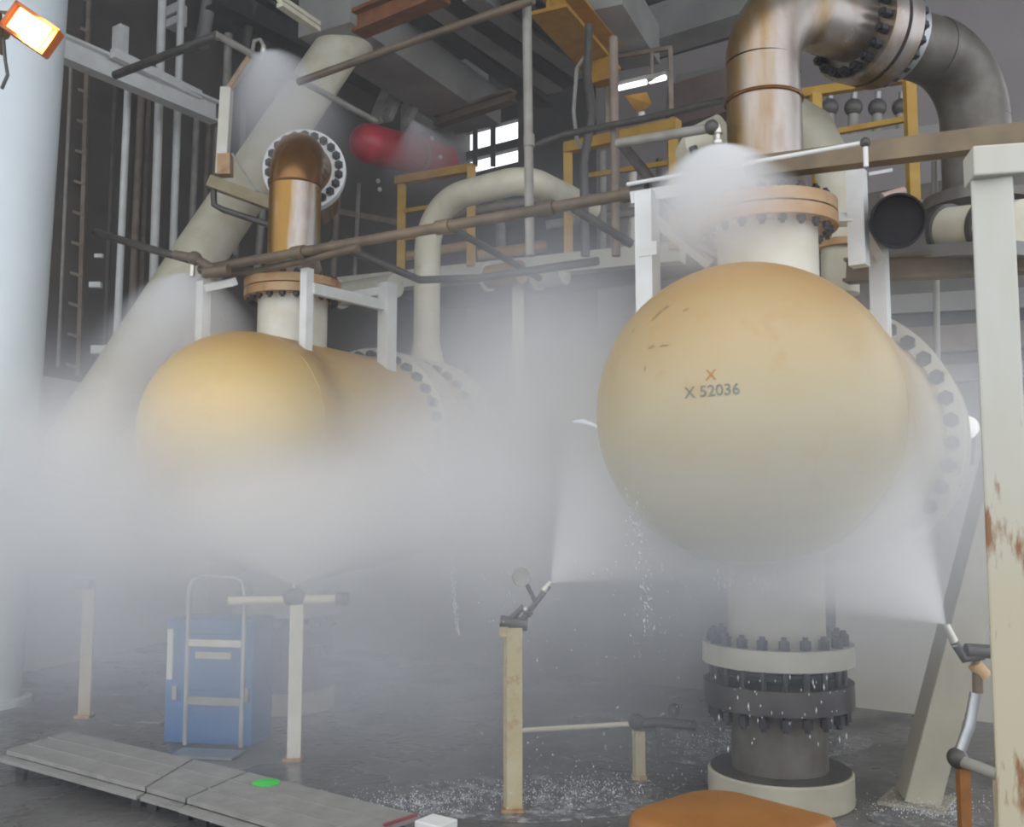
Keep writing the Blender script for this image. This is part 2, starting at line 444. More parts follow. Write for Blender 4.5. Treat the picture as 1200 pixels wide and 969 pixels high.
girder('angle_bar', (328, 2), (372, 32), 6.4, 0.08, 0.1, M['cream'], 'short cream angle bar left of the cream brace head')
for i, (p, q) in enumerate([((452, 140), (488, 60)), ((476, 145), (505, 82)), ((440, 142), (470, 70))]):
    tag(MB().beam(at(*p, 12.6), at(*q, 13.2), 0.16 if i != 1 else 0.09, 0.1).build('hanger', M['grey_pipe'], smooth=False),
        ['broad grey hanger strap above the red cylinder', 'slender grey hanger above the red cylinder, right one', 'grey hanger leaning beside the broad strap, left one'][i], 'hanger', 'hangers above the red cylinder')
tag(MB().box(at(520, 118, 15.5), (1.6, 0.3, 1.0), ROW, AX, UP).build('ceiling_panel', M['grey_girder'], smooth=False), 'pale grey hanging panel above the daylight opening', 'panel')
girder('roof_girder', (512, 142), (602, 112), 6.9, 0.15, 0.16, M['rust_pipe'], 'thin rusty cross beam just above the daylight opening')

# diagonal brace and column
col_a, col_b = at(-30, 790, 8.3), at(37, -20, 8.3)
c = thing('round_column', 'big white round steel column at the left edge with a joint ring', 'column', (col_a.x, col_a.y, 0))
MB().tube(V((col_a.x, col_a.y, 0)), V((col_b.x, col_b.y, 9.2)), 0.36, 48).build('shaft', M['column_white'], c)
pz = at(-12, 577, 8.3)
MB().torus(V((pz.x - .02, pz.y, pz.z)), UP, 0.365, 0.012).build('joint_ring', M['grey_pipe'], c)
MB().tube(V((col_a.x, col_a.y, 0)), V((col_a.x, col_a.y, 0.05)), 0.44, 40).build('base_plate', M['column_white'], c)
br = thing('diagonal_brace', 'thick cream tubular brace rising diagonally behind the left vessel', 'brace', at(70, 560, 8.75))
MB().sweep([at(70, 550, 8.9), at(233, 300, 9.9), at(404, 46, 11.0)], 0.262, 36).build('tube', M['cream'], br)
MB().ball(at(406, 42, 11.0), 0.34, 24, 14).build('node', M['cream'], br)
MB().beam(at(405, 60, 10.9), at(448, 38, 11.6), 0.3, 0.3).build('node_stub', M['cream'], br, smooth=False)

# ---------------------------------------------------------------- racks at the far left
def hz(px, py, Y): return at(px, py, Y)
b0, b1 = level(70, 55, 6.3), level(252, 132, 6.3)
tag(MB().ibeam(b0, b1, 0.16, 0.26, 0.03).build('rack_beam', M['white'], smooth=False), 'long white rack beam sloping away from the column top', 'beam')
tag(MB().beam(level(132, 62, 6.42), level(234, 112, 6.42), 0.08, 0.10).build('rack_beam', M['white'], smooth=False), 'short white rail lying just above the long white rack beam', 'beam')
for px, py0, py1, Y, r, m_, l_ in [
        (134, 95, 460, 10.9, 0.040, 'white', 'thin bluish white upright pipe nearest the column'),
        (176, -20, 445, 11.4, 0.050, 'white', 'white upright pipe, left one of the close pair'),
        (199, -20, 400, 11.6, 0.045, 'white', 'white upright pipe, right one of the close pair'),
        (150, 110, 455, 12.2, 0.045, 'rack_brown', 'brown upright pipe between the white pipes'),
        (160, 100, 455, 12.4, 0.030, 'rack_brown', 'slim brown upright pipe behind the white pair, left one'),
        (120, 60, 455, 12.0, 0.035, 'dark_pipe', 'dark upright pipe beside the thin bluish white one'),
        (112, -20, 440, 12.6, 0.075, 'rack_brown', 'thick brown upright pipe behind the rack ladder'),
        (218, 120, 420, 12.2, 0.040, 'grey_pipe', 'grey upright pipe right of the white pair'),
        (232, 130, 420, 12.4, 0.030, 'rack_brown', 'thin brown upright pipe left of the sprinkler post'),
        (256, 40, 330, 11.8, 0.050, 'grey_pipe', 'grey upright pipe behind the sprinkler post'),
        (288, -20, 60, 12.8, 0.06, 'dark_pipe', 'dark hanging pipe stub above the upper sprinkler'),
        (236, -20, 55, 12.4, 0.09, 'grey_girder', 'broad grey upright at the top left of the brace')]:
    tag(MB().tube(at(px + (py1 - 440) * -0.0, py1, Y), at(px + (px - 600) * -0.035, py0, Y), r, 14).build('upright_pipe', M[m_]), l_, 'pipe', 'upright pipes at the far left')
for k, (px, y0, y1, Y, r, m_) in enumerate([(140, 140, 450, 12.7, .03, 'rack_brown'), (186, 130, 440, 12.9, .05, 'grey_pipe'), (208, 140, 430, 13.2, .035, 'rack_brown'), (244, 150, 380, 13.0, .045, 'rack_brown'), (68, 60, 430, 11.0, .02, 'grey_pipe'), (276, 130, 300, 13.2, .04, 'grey_pipe'), (300, 230, 330, 13.0, .05, 'grey_pipe'), (390, 220, 330, 13.6, .045, 'rack_brown'), (415, 215, 335, 13.8, .03, 'grey_pipe')]):
    tag(MB().tube(at(px, y1, Y), at(px + (px - 600) * -0.03, y0, Y), r, 12).build('conduit_pipe', M[m_]), ['thin brown conduit just right of the bluish white pipe', 'grey conduit between the close pair of white pipes', 'thin brown conduit right of the white pair', 'brown conduit between white pair and sprinkler post', 'thin grey conduit hugging the white column', 'grey conduit seen left of the diagonal brace', 'grey conduit seen just left of the rusty riser', 'brown conduit seen right of the rusty riser', 'thin grey conduit left of the yellow handrail'][k], 'conduit', 'conduits on the far left wall')
for k, (p, q, z) in enumerate([((66, 200), (240, 250), 5.4), ((64, 262), (230, 300), 4.9), ((62, 350), (200, 372), 3.9), ((330, 236), (470, 262), 5.6)]):
    tag(MB().beam(at(*p, 12.2 if k < 3 else 14.2), at(*q, 13.4 if k < 3 else 15.2), .07, .09).build('tie_bar', M['rack_brown'], smooth=False), ['brown tie bar across the far left pipes, upper one', 'brown tie bar across the far left pipes, middle one', 'brown tie bar across the far left pipes, lower one', 'brown tie bar between the rusty riser and the yellow handrail'][k], 'bar', 'tie bars on the far left wall')
# ladder-like cable rack
lad = thing('cable_ladder', 'brown upright cable ladder with rungs right beside the white column', 'cable ladder', at(80, 440, 11.6))
for pxt, pxb in ((76, 58), (105, 92)):
    MB().beam(at(pxb, 440, 11.6), at(pxt, -20, 11.6), 0.05, 0.05).build('side_rail', M['rack_brown'], lad, smooth=False)
for k in range(13):
    t = k / 12.0; y = 425 - t * 430
    MB().beam(at(59 + 17 * t, y - 4, 11.58), at(92 + 13 * t, y + 6, 11.58), 0.04, 0.035).build('rung', M['rack_brown'], lad, smooth=False)
lad2 = thing('cable_ladder', 'dark narrow cable ladder between column and thick brown pipe, behind', 'cable ladder', at(98, 440, 13.0))
for pxt, pxb in ((86, 72), (128, 118)):
    MB().beam(at(pxb, 440, 13.0), at(pxt, -20, 13.0), 0.06, 0.06).build('side_rail', M['dark_girder'], lad2, smooth=False)
for k in range(11):
    t = k / 10.0; y = 420 - t * 430
    MB().beam(at(73 + 13 * t, y - 5, 12.98), at(118 + 10 * t, y + 8, 12.98), 0.05, 0.04).build('rung', M['dark_girder'], lad2, smooth=False)
jb = thing('junction_box', 'white junction box standing on the long white rack beam', 'junction box', at(141, 65, 10.85))
MB().box(at(141, 48, 10.85), (0.16, 0.12, 0.34), ROW, AX, UP).bevel(0.01).build('body', M['white'], jb, smooth=False)
MB().box(at(141, 48, 10.77), (0.13, 0.02, 0.30), ROW, AX, UP).build('lid', M['white'], jb, smooth=False)
jb = thing('junction_box', 'pale box at the top left mounted behind the pair of white pipes', 'junction box', at(206, 34, 12.0))
MB().box(at(206, 20, 12.0), (0.26, 0.16, 0.28), ROW, AX, UP).bevel(0.015).build('body', M['white'], jb, smooth=False)
MB().box(at(200, 18, 11.9), (0.3, 0.02, 0.03), ROW, AX, UP).build('clamp', M['grey_pipe'], jb, smooth=False)
tag(MB().box(at(118, 22, 13.0), (1.5, 0.1, 0.8), AX, ROW, UP).build('cladding_panel', mat('drab_olive_panel', (0.16, 0.145, 0.12), (0.12, 0.105, 0.085), 0.6), smooth=False), 'drab olive cladding panel high behind the white junction box', 'panel')
for px, py, s in ((116, 300, .05), (112, 334, .07), (118, 410, .1)):
    tag(MB().box(at(px, py, 11.2), (s * 2, s, s)).bevel(.01).build('cable_tag', M['white'], smooth=False), {300: 'small white tag on the far left rack, uppermost of three', 334: 'small white tag on the far left rack, middle of three', 410: 'pale tag on the far left rack half lost in mist'}[py], 'tag', 'white tags on the far left rack')

# ================================================================ PRESSURE VESSELS
def make_vessel(label, loc, zc, zf, paint, s0=0.55, rad=0.80, streak=None, s1=1.35, s2=.65, fr=.945):
    v = thing('pressure_vessel', label, 'vessel', loc, -VTHETA, 'pair of pressure vessels')
    Yd, X = V((0, 1, 0)), V((1, 0, 0))
    c = V((0, -s0, zc))
    m = paint
    n = 18
    prof = [(-rad * math.cos(math.pi / 2 * k / n), rad * math.sin(math.pi / 2 * k / n)) for k in range(n + 1)]
    MB().lathe(prof, c, Yd, 72, caps=False).build('head', m, v, local=True)
    MB().torus(c + Yd * 0.01, Yd, rad, 0.0025, 72).build('weld_seam', m, v, local=True)
    MB().lathe([(0, rad), (s1 - .1, rad), (s1, rad + 0.03)], c, Yd, 72, caps=False).build('shell', m, v, local=True)
    fl = MB().ring(c + Yd * s1, Yd, rad - 0.1, fr, 0.14, 72).build('body_flange', M['pale_cream'], v, local=True)
    MB().ring(c + Yd * (s1 + .16), Yd, rad - 0.1, fr, 0.14, 72).build('body_flange', M['pale_cream'], v, local=True)
    MB().lathe([(s1 + .27, rad + .02), (s1 + s2 + .02, rad + .02)], c, Yd, 64, caps=False).build('channel_shell', m, v, local=True)
    fl2 = MB().ring(c + Yd * (s1 + s2), Yd, rad - 0.1, fr, 0.13, 72).build('body_flange', M['pale_cream'], v, local=True)
    MB().lathe([(0, 0), (0, fr), (0.13, fr), (0.20, fr - .15), (0.22, 0)], c + Yd * (s1 + s2 + .15), Yd, 64, caps=False).build('end_cover', M['pale_cream'], v, local=True)
    bolt_ring(fl, STUD_BIG, c + Yd * (s1 + .15), Yd, fr - .077, 36)
    bolt_ring(fl2, STUD_BIG, c + Yd * (s1 + s2 + .14), Yd, fr - .077, 36)
    # top nozzle
    top = math.sqrt(rad ** 2 - 0.3 ** 2)
    MB().tube((0, 0, zc + top - .1), (0, 0, zf - .07), 0.29, 40, caps=False).build('nozzle_neck', M['pale_cream'], v, local=True)
    nf_ = MB().ring((0, 0, zf - 0.075), UP, 0.22, 0.405, 0.07, 48).build('nozzle_flange', M['flange_orange'], v, local=True)
    bolt_ring(nf_, STUD_MID, V((0, 0, zf + 0.0)), UP, 0.355, 20)
    # bottom nozzle
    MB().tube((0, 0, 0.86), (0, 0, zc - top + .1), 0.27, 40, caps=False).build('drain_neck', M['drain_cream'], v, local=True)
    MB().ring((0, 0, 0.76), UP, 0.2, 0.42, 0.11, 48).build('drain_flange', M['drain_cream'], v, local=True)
    return v
STUD_BIG = stud_mesh('stud_bolt_big', 0.052, 0.46, 0.06)
STUD_MID = stud_mesh('stud_bolt_medium', 0.027, 0.24, 0.04)
STUD_LONG = stud_mesh('stud_bolt_long', 0.03, 0.50, 0.05)
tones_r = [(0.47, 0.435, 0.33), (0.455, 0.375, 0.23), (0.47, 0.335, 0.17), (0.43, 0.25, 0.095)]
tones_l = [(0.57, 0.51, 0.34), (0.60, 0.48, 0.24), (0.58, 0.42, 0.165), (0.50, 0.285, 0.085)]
NR = V((1.51, 5.69, 0)); NL = V((-1.86, 8.21, 0))
ZR, ZL, ZFR, ZFL = 2.13, 2.21, 3.33, 3.45
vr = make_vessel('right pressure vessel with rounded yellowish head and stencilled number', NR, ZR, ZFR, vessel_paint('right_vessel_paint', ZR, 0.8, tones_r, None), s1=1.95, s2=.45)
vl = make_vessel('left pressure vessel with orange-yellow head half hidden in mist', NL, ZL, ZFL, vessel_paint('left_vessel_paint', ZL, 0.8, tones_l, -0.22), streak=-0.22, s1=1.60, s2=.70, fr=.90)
# stencilled number and scuffs on the right head
CR = NR - VAX * 0.55 + UP * ZR
def head_hit(px, py, c=CR, rad=0.80):
    d = ray(px, py).normalized(); oc = EYE - c
    b = oc.dot(d); q = b * b - (oc.dot(oc) - rad * rad)
    return EYE + d * (-b - math.sqrt(max(q, 0)))
def on_head(name, me_verts, faces, px, py, m, parent, off=0.0015, rad=0.80, rot=0.0, label=None, c=CR):
    h = (head_hit(px, py, c, rad) - c).normalized()
    rt = UP.cross(h).normalized(); u = h.cross(rt).normalized()
    ca, sa = math.cos(rot), math.sin(rot)
    mb = MB()
    vs = []
    for lift in (off, -0.004):
        for x, y in me_verts:
            x, y = x * ca - y * sa, x * sa + y * ca
            vs.append(c + (h * rad + rt * x + u * y).normalized() * (rad + lift))
    n = len(me_verts); fs = [tuple(f) for f in faces]
    mb._add(vs[:n], fs)
    return mb.build(name, m, parent, smooth=False, label=label, fix=False)
def text_outline(s, size):
    cu = bpy.data.curves.new('lettering', 'FONT'); cu.body = s; cu.size = size; cu.align_x = 'CENTER'; cu.offset = 0.0012
    cu.resolution_u = 3
    o = bpy.data.objects.new('lettering', cu); COL.objects.link(o)
    me = bpy.data.meshes.new_from_object(o.evaluated_get(bpy.context.evaluated_depsgraph_get()))
    out = [(v.co.x, v.co.y) for v in me.vertices], [list(p.vertices) for p in me.polygons]
    bpy.data.objects.remove(o); bpy.data.curves.remove(cu); bpy.data.meshes.remove(me)
    return out
vs, fs = text_outline('X 52036', 0.075)
on_head('stencil_number', vs, fs, 834, 464, M['stencil'], vr, rot=R(2), label='faded black stencilled number')
vs, fs = text_outline('X', 0.07)
on_head('rust_cross', vs, fs, 833, 445, M['rust_mark'], vr, label='brown rusty cross mark')
def blob(rx, ry, n=12):
    vs = [(math.cos(2 * math.pi * k / n) * rx * random.uniform(.6, 1.1), math.sin(2 * math.pi * k / n) * ry * random.uniform(.6, 1.1)) for k in range(n)]
    return vs, [list(range(n))]
for px, py, rx, ry, ro in ((769, 370, .045, .015, .95), (779, 361, .035, .012, .5), (804, 363, .02, .01, .3), (763, 407, .026, .010, .2), (778, 405, .032, .006, 0), (742, 388, .008, .02, 0), (756, 432, .006, .018, 0)):
    vs, fs = blob(rx, ry); on_head('scuff', vs, fs, px, py, M['chip'], vr, rot=ro)

# lower pipework under each vessel
def drain_stack(label, loc):
    t = thing('drain_pipe', label, 'pipe', loc, 0, 'drain pipes under the vessels')
    Z = lambda z: V((0, 0, z))
    df = MB().ring(Z(0.53), UP, 0.2, 0.415, 0.13, 48).build('flange', M['wet_black'], t, local=True, label='dark wet flange with hanging studs')
    MB().tube(Z(0.12), Z(0.56), 0.265, 40).build('pipe', M['riser_dark'], t, local=True)
    MB().ring(Z(0), UP, 0.2, 0.40, 0.17, 48).bevel(0.01, 1).build('base_ring', M['grimy_cream'], t, local=True)
    MB().ring(Z(0.165), UP, 0.2, 0.385, 0.012, 40).build('wet_top', M['wet_black'], t, local=True)
    MB().torus(Z(0.72), UP, 0.34, 0.02, 40).build('gasket', M['black'], t, local=True)
    bolt_ring(df, STUD_LONG, Z(0.69), UP, 0.365, 20)
    return t
drain_stack('dark wet drain pipe with bolted flange under the right vessel', NR)
drain_stack('faint drain pipe under the left vessel, almost lost in the mist', NL)

# ---------------------------------------------------------------- risers
def riser_left():
    t = thing('riser_pipe', 'rusty brown riser with elbow and studded ring on the left vessel', 'pipe', NL + UP * ZFL)
    Z = lambda z: NL + UP * z
    MB().ring(Z(ZFL + 0.005), UP, 0.2, 0.405, 0.07, 48).build('lower_flange', M['flange_orange'], t)
    MB().lathe([(0.07, 0.30), (0.12, 0.26), (0.26, 0.222)], Z(ZFL), UP, 40, caps=False).build('weld_neck', M['riser'], t)
    zt = 4.72; rb = 0.36
    MB().tube(Z(ZFL + .2), Z(zt - rb), 0.22, 40, caps=False).build('pipe', M['riser_gold'], t)
    MB().torus(Z(zt - rb), UP, 0.222, 0.008).build('weld_seam', M['riser_brown'], t)
    d = V((-0.09, 1, 0)).normalized()
    c = Z(zt - rb) + d * rb
    el = arc(c, -d, UP, rb, 14)
    MB().sweep(el, 0.22, 40).build('elbow', M['riser_brown'], t)
    e = el[-1]
    MB().lathe([(-.02, 0.221), (0.16, 0.221), (0.24, 0.26)], e, d, 40, caps=False).build('stub', M['riser_brown'], t)
    f = MB().ring(e + d * 0.22, d, 0.2, 0.378, 0.08, 56).build('end_flange', M['flange_white'], t, label='white painted flange ring')
    MB().ring(e + d * 0.305, d, 0.2, 0.365, 0.08, 56).build('end_flange', M['flange_white'], t)
    MB().tube(e + d * 0.38, e + d * 1.3, 0.22, 32).build('outlet_pipe', M['riser_brown'], t)
    bolt_ring(f, STUD_RING, e + d * 0.30, d, 0.318, 22, local=False)
STUD_RING = stud_mesh('stud_bolt_ring', 0.041, 0.26, 0.045)
riser_left()
def riser_right():
    t = thing('riser_pipe', 'big weathered steel riser arching over from the right vessel', 'pipe', NR + UP * ZFR)
    Z = lambda z: NR + UP * z
    MB().ring(Z(ZFR + 0.005), UP, 0.2, 0.405, 0.07, 48).build('lower_flange', M['flange_orange'], t)
    MB().lathe([(0.07, 0.30), (0.12, 0.26), (0.24, 0.222)], Z(ZFR), UP, 40, caps=False).build('weld_neck', M['riser'], t)
    zt = 4.70; rb = 0.42
    far_p = V((3.20, 6.57, 0)); d = (far_p - NR).normalized(); L = (far_p - NR).length
    MB().tube(Z(ZFR + .2), Z(zt - rb), 0.22, 48, caps=False).build('pipe', M['riser'], t)
    MB().torus(Z(4.05), UP, 0.223, 0.012).build('clamp_band', M['riser_brown'], t)
    e1 = arc(Z(zt - rb) + d * rb, -d, UP, rb, 16)
    MB().sweep(e1, 0.22, 48).build('elbow', M['riser'], t)
    a = e1[-1]; b = NR + d * (L - rb) + UP * zt
    mid = (a + b) / 2 - d * 0.05
    MB().tube(a - d * .01, mid, 0.22, 40, caps=False).build('crossover', M['riser'], t)
    MB().tube(mid, b, 0.22, 40, caps=False).build('crossover', M['riser_dark'], t)
    for k in (-0.13, 0.01):
        xf = MB().ring(mid + d * k, d, 0.2, 0.345, 0.11, 56).build('crossover_flange', M['riser'], t)
    MB().ring(mid + d * .18, d, 0.2, 0.30, 0.05, 48).build('backing_ring', M['steel'], t)
    bolt_ring(xf, STUD_RING2, mid + d * -0.005, d, 0.290, 20, local=False)
    e2 = arc(b - UP * rb, UP, d, rb, 16)
    MB().sweep(e2, 0.225, 48).build('elbow', M['riser_dark'], t)
    MB().tube(e2[-1], V((e2[-1].x, e2[-1].y, 3.72)), 0.225, 40).build('downcomer', M['riser_dark'], t)
    MB().ring(V((e2[-1].x, e2[-1].y, 3.66)), UP, 0.2, 0.36, 0.08, 40).build('lower_flange', M['riser_dark'], t)
STUD_RING2 = stud_mesh('stud_bolt_crossover', 0.034, 0.42, 0.05)
riser_right()

# goose pipe on the back of the left vessel
g = thing('goose_neck_pipe', 'smooth cream pipe rising from the left vessel and bending right', 'pipe', NL + VAX * 1.95)
gp = at(500, 400, 9.9)
zr = at(545, 238, 9.9).z
rb = 0.50
hd = (ROW * 0.95 + AX * -0.05).normalized()
pv = V((gp.x, gp.y, 0))
pts = [pv + UP * 2.95, pv + UP * (zr - rb)] + arc(pv + hd * rb + UP * (zr - rb), -hd, UP, rb, 12)[1:]
pe = pts[-1] + hd * 0.52
pts += [pe]
pts += arc(pe + AX * 0.25, -AX, hd, 0.25, 8)[1:] + [pe + AX * 1.2 + hd * .25]
MB().sweep(pts, 0.135, 28).build('pipe', M['cream'], g)
MB().lathe([(0, 0.25), (0.06, 0.25), (0.10, 0.19), (0.34, 0.14)], pv + UP * 2.93, UP, 32).build('reducer', M['cream'], g)
# vessel-top frames
def frame(label, group, bars, m, loc):
    t = thing('support_frame', label, 'frame', loc, 0, group)
    for nm, p, q, w, h in bars:
        MB().beam(p, q, w, h, ROW).build(nm, m, t, smooth=False)
    return t
def vpost(px, y0, y1, Y, w):         # vertical bar from its foot to its head
    a = at(px, y1, Y); b = at(px, y0, Y); return ('post', a, V((a.x, a.y, b.z)), w, w)
frame('white bracket frame standing on top of the left vessel', None, [
    vpost(358, 315, 418, 7.72, 0.075), vpost(453, 332, 440, 8.65, 0.12),
    ('crossbar', at(366, 338, 7.72), at(450, 358, 8.62), 0.05, 0.09),
    ('crossbar', at(375, 352, 8.75), at(448, 340, 8.65), 0.05, 0.07),
    ('foot', at(359, 414, 7.72), at(359, 423, 7.72), 0.09, 0.09)], M['white'], at(400, 430, 8.3))
frame('pale bracket post on the left flank of the left vessel', None, [
    vpost(237, 330, 402, 7.95, 0.085), ('crossbar', at(237, 338, 7.95), at(275, 330, 7.75), 0.05, 0.06)], M['white'], at(237, 400, 7.95))
frame('white bracket post on the left flank of the right vessel', None, [
    vpost(760, 226, 372, 5.75, 0.11), ('strut', at(768, 258, 5.75), at(832, 310, 5.75), 0.05, 0.05),
    ('foot', at(760, 300, 5.69), at(760, 284, 5.69), 0.115, 0.02), ('arm', at(740, 232, 5.8), at(800, 222, 5.7), 0.07, 0.07)], M['white'], at(760, 372, 5.75))
frame('white bracket frame behind the right vessel, beside the black pipe mouth', None, [
    vpost(1007, 200, 312, 5.75, 0.10), vpost(1033, 262, 395, 6.05, 0.10),
    ('crossbar', at(978, 258, 5.8), at(1000, 257, 5.75), 0.05, 0.075),
    ('brace', at(1012, 262, 5.8), at(1034, 300, 6.0), 0.06, 0.09), ('arm', at(1018, 204, 5.75), at(1046, 199, 5.7), 0.03, 0.02)], M['white'], at(1020, 395, 5.9))

# ================================================================ DELUGE PIPEWORK
zh = 3.60
hA, hB = level(235, 316, zh), level(745, 226, zh)
hd_ = (hB - hA).normalized()
hp = thing('header_pipe', 'long rusty deluge header pipe crossing in front of both vessels', 'pipe', hA)
MB().sweep([hA, hB], 0.038, 16).build('pipe', M['rust_pipe'], hp)
for px in (350, 520, 640, 740):
    p = level(px, 316 - (px - 235) * 0.1765, zh)
    MB().tube(p - hd_ * .06, p + hd_ * .06, 0.052, 14).build('coupling', M['rust_pipe'], hp)
MB().sweep([hB + hd_ * -.02, hB + hd_ * .08], 0.055, 12).build('end_cap', M['dark_pipe'], hp)
pipe_run('branch_pipe', [level(238, 322, zh - .05), level(300, 318, zh - .05), level(420, 290, zh - 0.05)], 0.03, M['rust_pipe'], 'thin rusty branch pipe running just below the long header, left part', 'pipe')
pipe_run('branch_pipe', [at(112, 272, 9.0), at(170, 290, 8.4), at(222, 304, 7.9)], 0.035, M['dark_pipe'], 'dark branch pipe coming from the far left rack to the spray cluster', 'pipe')
pipe_run('branch_pipe', [at(388, 284, 7.9), at(440, 306, 8.2), at(492, 328, 8.5), at(560, 326, 8.2), at(700, 306, 7.4)], 0.034, M['dark_pipe'], 'dark branch pipe sagging below the header between the vessels', 'pipe')
pipe_run('branch_pipe', [at(520, 262, 7.6), at(580, 296, 8.2), at(632, 326, 8.8)], 0.03, M['dark_pipe'], 'dark cross pipe going back from the header at mid-picture', 'pipe')
pipe_run('branch_pipe', [at(728, 168, 6.4), at(762, 210, 6.0), at(800, 250, 5.9)], 0.035, M['dark_pipe'], 'dark sloping pipe beside the white post of the right vessel', 'pipe')
pipe_run('branch_pipe', [at(672, 244, 7.2), at(740, 286, 7.4)], 0.035, M['dark_pipe'], 'dark pipe end slanting down right of the yellow rail post', 'pipe')
# spray cluster over the left vessel
cl = thing('valve_cluster', 'cluster of brown pipe fittings above the spray over the left vessel', 'fittings', at(228, 305, 7.75))
MB().sweep([at(205, 298, 7.9), at(228, 302, 7.75), at(252, 316, 7.7)], 0.035, 12).build('elbow', M['rust_pipe'], cl)
MB().ball(at(228, 303, 7.75), 0.06, 14, 8).build('tee', M['rust_pipe'], cl)
MB().tube(at(240, 320, 7.7), at(268, 316, 7.65), 0.045, 12).build('union', M['rust_pipe'], cl)
MB().tube(at(226, 306, 7.75), at(225, 324, 7.75), 0.022, 10).build('spray_tip', M['brass'], cl)
# brown channel beam and white pipe over the right vessel
zb = 3.55
ca, cb = level(872, 196, zb), level(1200, 156, zb)
cdir = (cb - ca).normalized()
ch = thing('channel_beam', 'brown channel beam across the top of the right vessel', 'beam', ca)
MB().box((ca + cb) / 2 + cdir * .4, ((cb - ca).length + .8, 0.03, 0.115), cdir, UP.cross(cdir), UP).build('web', M['brown_girder'], ch, smooth=False)
for s_ in (1, -1):
    MB().box((ca + cb) / 2 + cdir * .4 + UP * 0.05 * s_ - UP.cross(cdir) * -0.04, ((cb - ca).length + .8, 0.1, 0.016), cdir, UP.cross(cdir), UP).build('lip', M['brown_girder'], ch, smooth=False)
wp = thing('conduit', 'thin white conduit lying on the brown channel beam', 'conduit', level(800, 205, zb))
w0, w1 = at(735, 216, 5.75), at(1014, 167, 4.95)
MB().sweep([w0, w1], 0.012, 10).build('pipe', M['white'], wp)
MB().ball(w1, 0.028, 10, 8).build('elbow', M['dark_pipe'], wp)
MB().tube(w1, w1 - UP * 0.13, 0.013, 10).build('drop', M['white'], wp)
# upper spray pipework
pipe_run('upper_pipe', [at(135, 88, 9.2), at(254, 42, 8.3)], 0.04, M['dark_pipe'], 'dark upper pipe crossing in front of the white rack beam', 'pipe')
pipe_run('upper_pipe', [at(252, 40, 8.3), at(440, 142, 10.2)], 0.032, M['grey_pipe'], 'grey upper pipe passing above the studded ring', 'pipe')
pipe_run('upper_pipe', [at(350, 96, 8.6), at(490, 46, 7.9), at(625, 0, 7.2)], 0.034, M['rust_pipe'], 'brown upper pipe rising to the top of the hanging pipe', 'pipe')
up = thing('hanging_pipe', 'long pale vertical pipe hanging at the middle of the picture', 'pipe', at(620, 300, 7.4))
MB().tube(at(621, 300, 7.4), at(617, -30, 7.4), 0.036, 16).build('pipe', M['grey_pipe'], up)
MB().tube(at(620, 172, 7.4), at(620, 158, 7.4), 0.045, 14).build('coupling', M['grey_pipe'], up)
tag(MB().tube(at(722, 300, 7.6), at(719, 44, 7.6), 0.035, 14).build('hanging_pipe', M['rack_brown']), 'brown vertical pipe standing left of the tube light', 'pipe')
pipe_run('cable', [at(690, 30, 9.5), at(688, 90, 9.5), at(694, 130, 9.4), at(684, 190, 9.4), at(686, 300, 9.4)], 0.045, M['dark_pipe'], 'thick dark cable bundle hanging left of the brown vertical pipe', 'cable', seg=10)
pipe_run('cable', [at(690, 60, 9.5), at(676, 80, 9.6), at(672, 130, 9.6), at(676, 165, 9.6), at(686, 178, 9.45)], 0.02, M['grey_pipe'], 'thin grey cable beside the thick dark cable bundle', 'cable', seg=8)
pipe_run('upper_pipe', [at(628, 170, 8.2), at(660, 158, 8.0), at(760, 138, 7.2), at(848, 118, 6.5)], 0.028, M['dark_pipe'], 'dark upper pipe running behind the yellow rail to the riser', 'pipe')
# nozzle arm over the right vessel
na = thing('spray_nozzle', 'metal spray nozzle on a grey arm above the right vessel', 'nozzle', at(841, 178, 5.6))
MB().sweep([at(724, 168, 6.1), at(832, 150, 5.6)], 0.03, 14).build('arm', M['grey_pipe'], na)
MB().ball(at(834, 149, 5.6), 0.045, 14, 8).build('elbow', M['dark_pipe'], na)
MB().lathe([(0, .018), (.04, .03), (.055, .03), (.06, .018), (.09, .018), (.10, .032), (.12, .032), (.13, .012), (.16, .02)], at(841, 146, 5.6), V((0, 0, -1)), 14).build('tip', M['brass'], na)
# nozzle arm over the brace (upper left)
nb = thing('spray_nozzle', 'small spray nozzle on a hooked pipe at the upper left', 'nozzle', at(311, 66, 8.7))
MB().sweep([at(296, 60, 8.75), at(298, 48, 8.7), at(305, 46, 8.7), at(309, 54, 8.7)], 0.018, 10).build('hook', M['grey_pipe'], nb)
MB().lathe([(0, .02), (.05, .03), (.08, .022), (.11, .028)], at(309, 53, 8.7), V((0, 0, -1)), 12).build('tip', M['brass'], nb)
MB().tube(at(296, 60, 8.75), at(294, 66, 8.8), 0.03, 10).build('union', M['rust_pipe'], nb)
sp = thing('sprinkler_post', 'rusty cream post on an olive bracket carrying the upper left sprinkler', 'post', at(262, 205, 9.0))
MB().beam(at(260, 205, 9.0), at(266, 104, 9.0), 0.10, 0.10).build('post', M['pale_cream'], sp, smooth=False)
MB().beam(at(266, 108, 9.0), at(294, 66, 8.85), 0.05, 0.05).build('strut', M['flange_orange'], sp, smooth=False)
MB().beam(at(264, 206, 8.98), at(264, 182, 8.98), 0.12, 0.12).build('foot', M['flange_orange'], sp, smooth=False)
MB().beam(at(246, 213, 9.0), at(325, 242, 9.0), 0.12, 0.11).build('bracket', mat('olive_paint', (0.30, 0.25, 0.14), (0.22, 0.17, 0.09), 0.5), sp, smooth=False)
MB().sweep([at(250, 218, 9.0), at(251, 240, 9.0), at(262, 246, 9.0), at(318, 264, 9.0)], 0.03, 10).build('loop', M['dark_pipe'], sp)
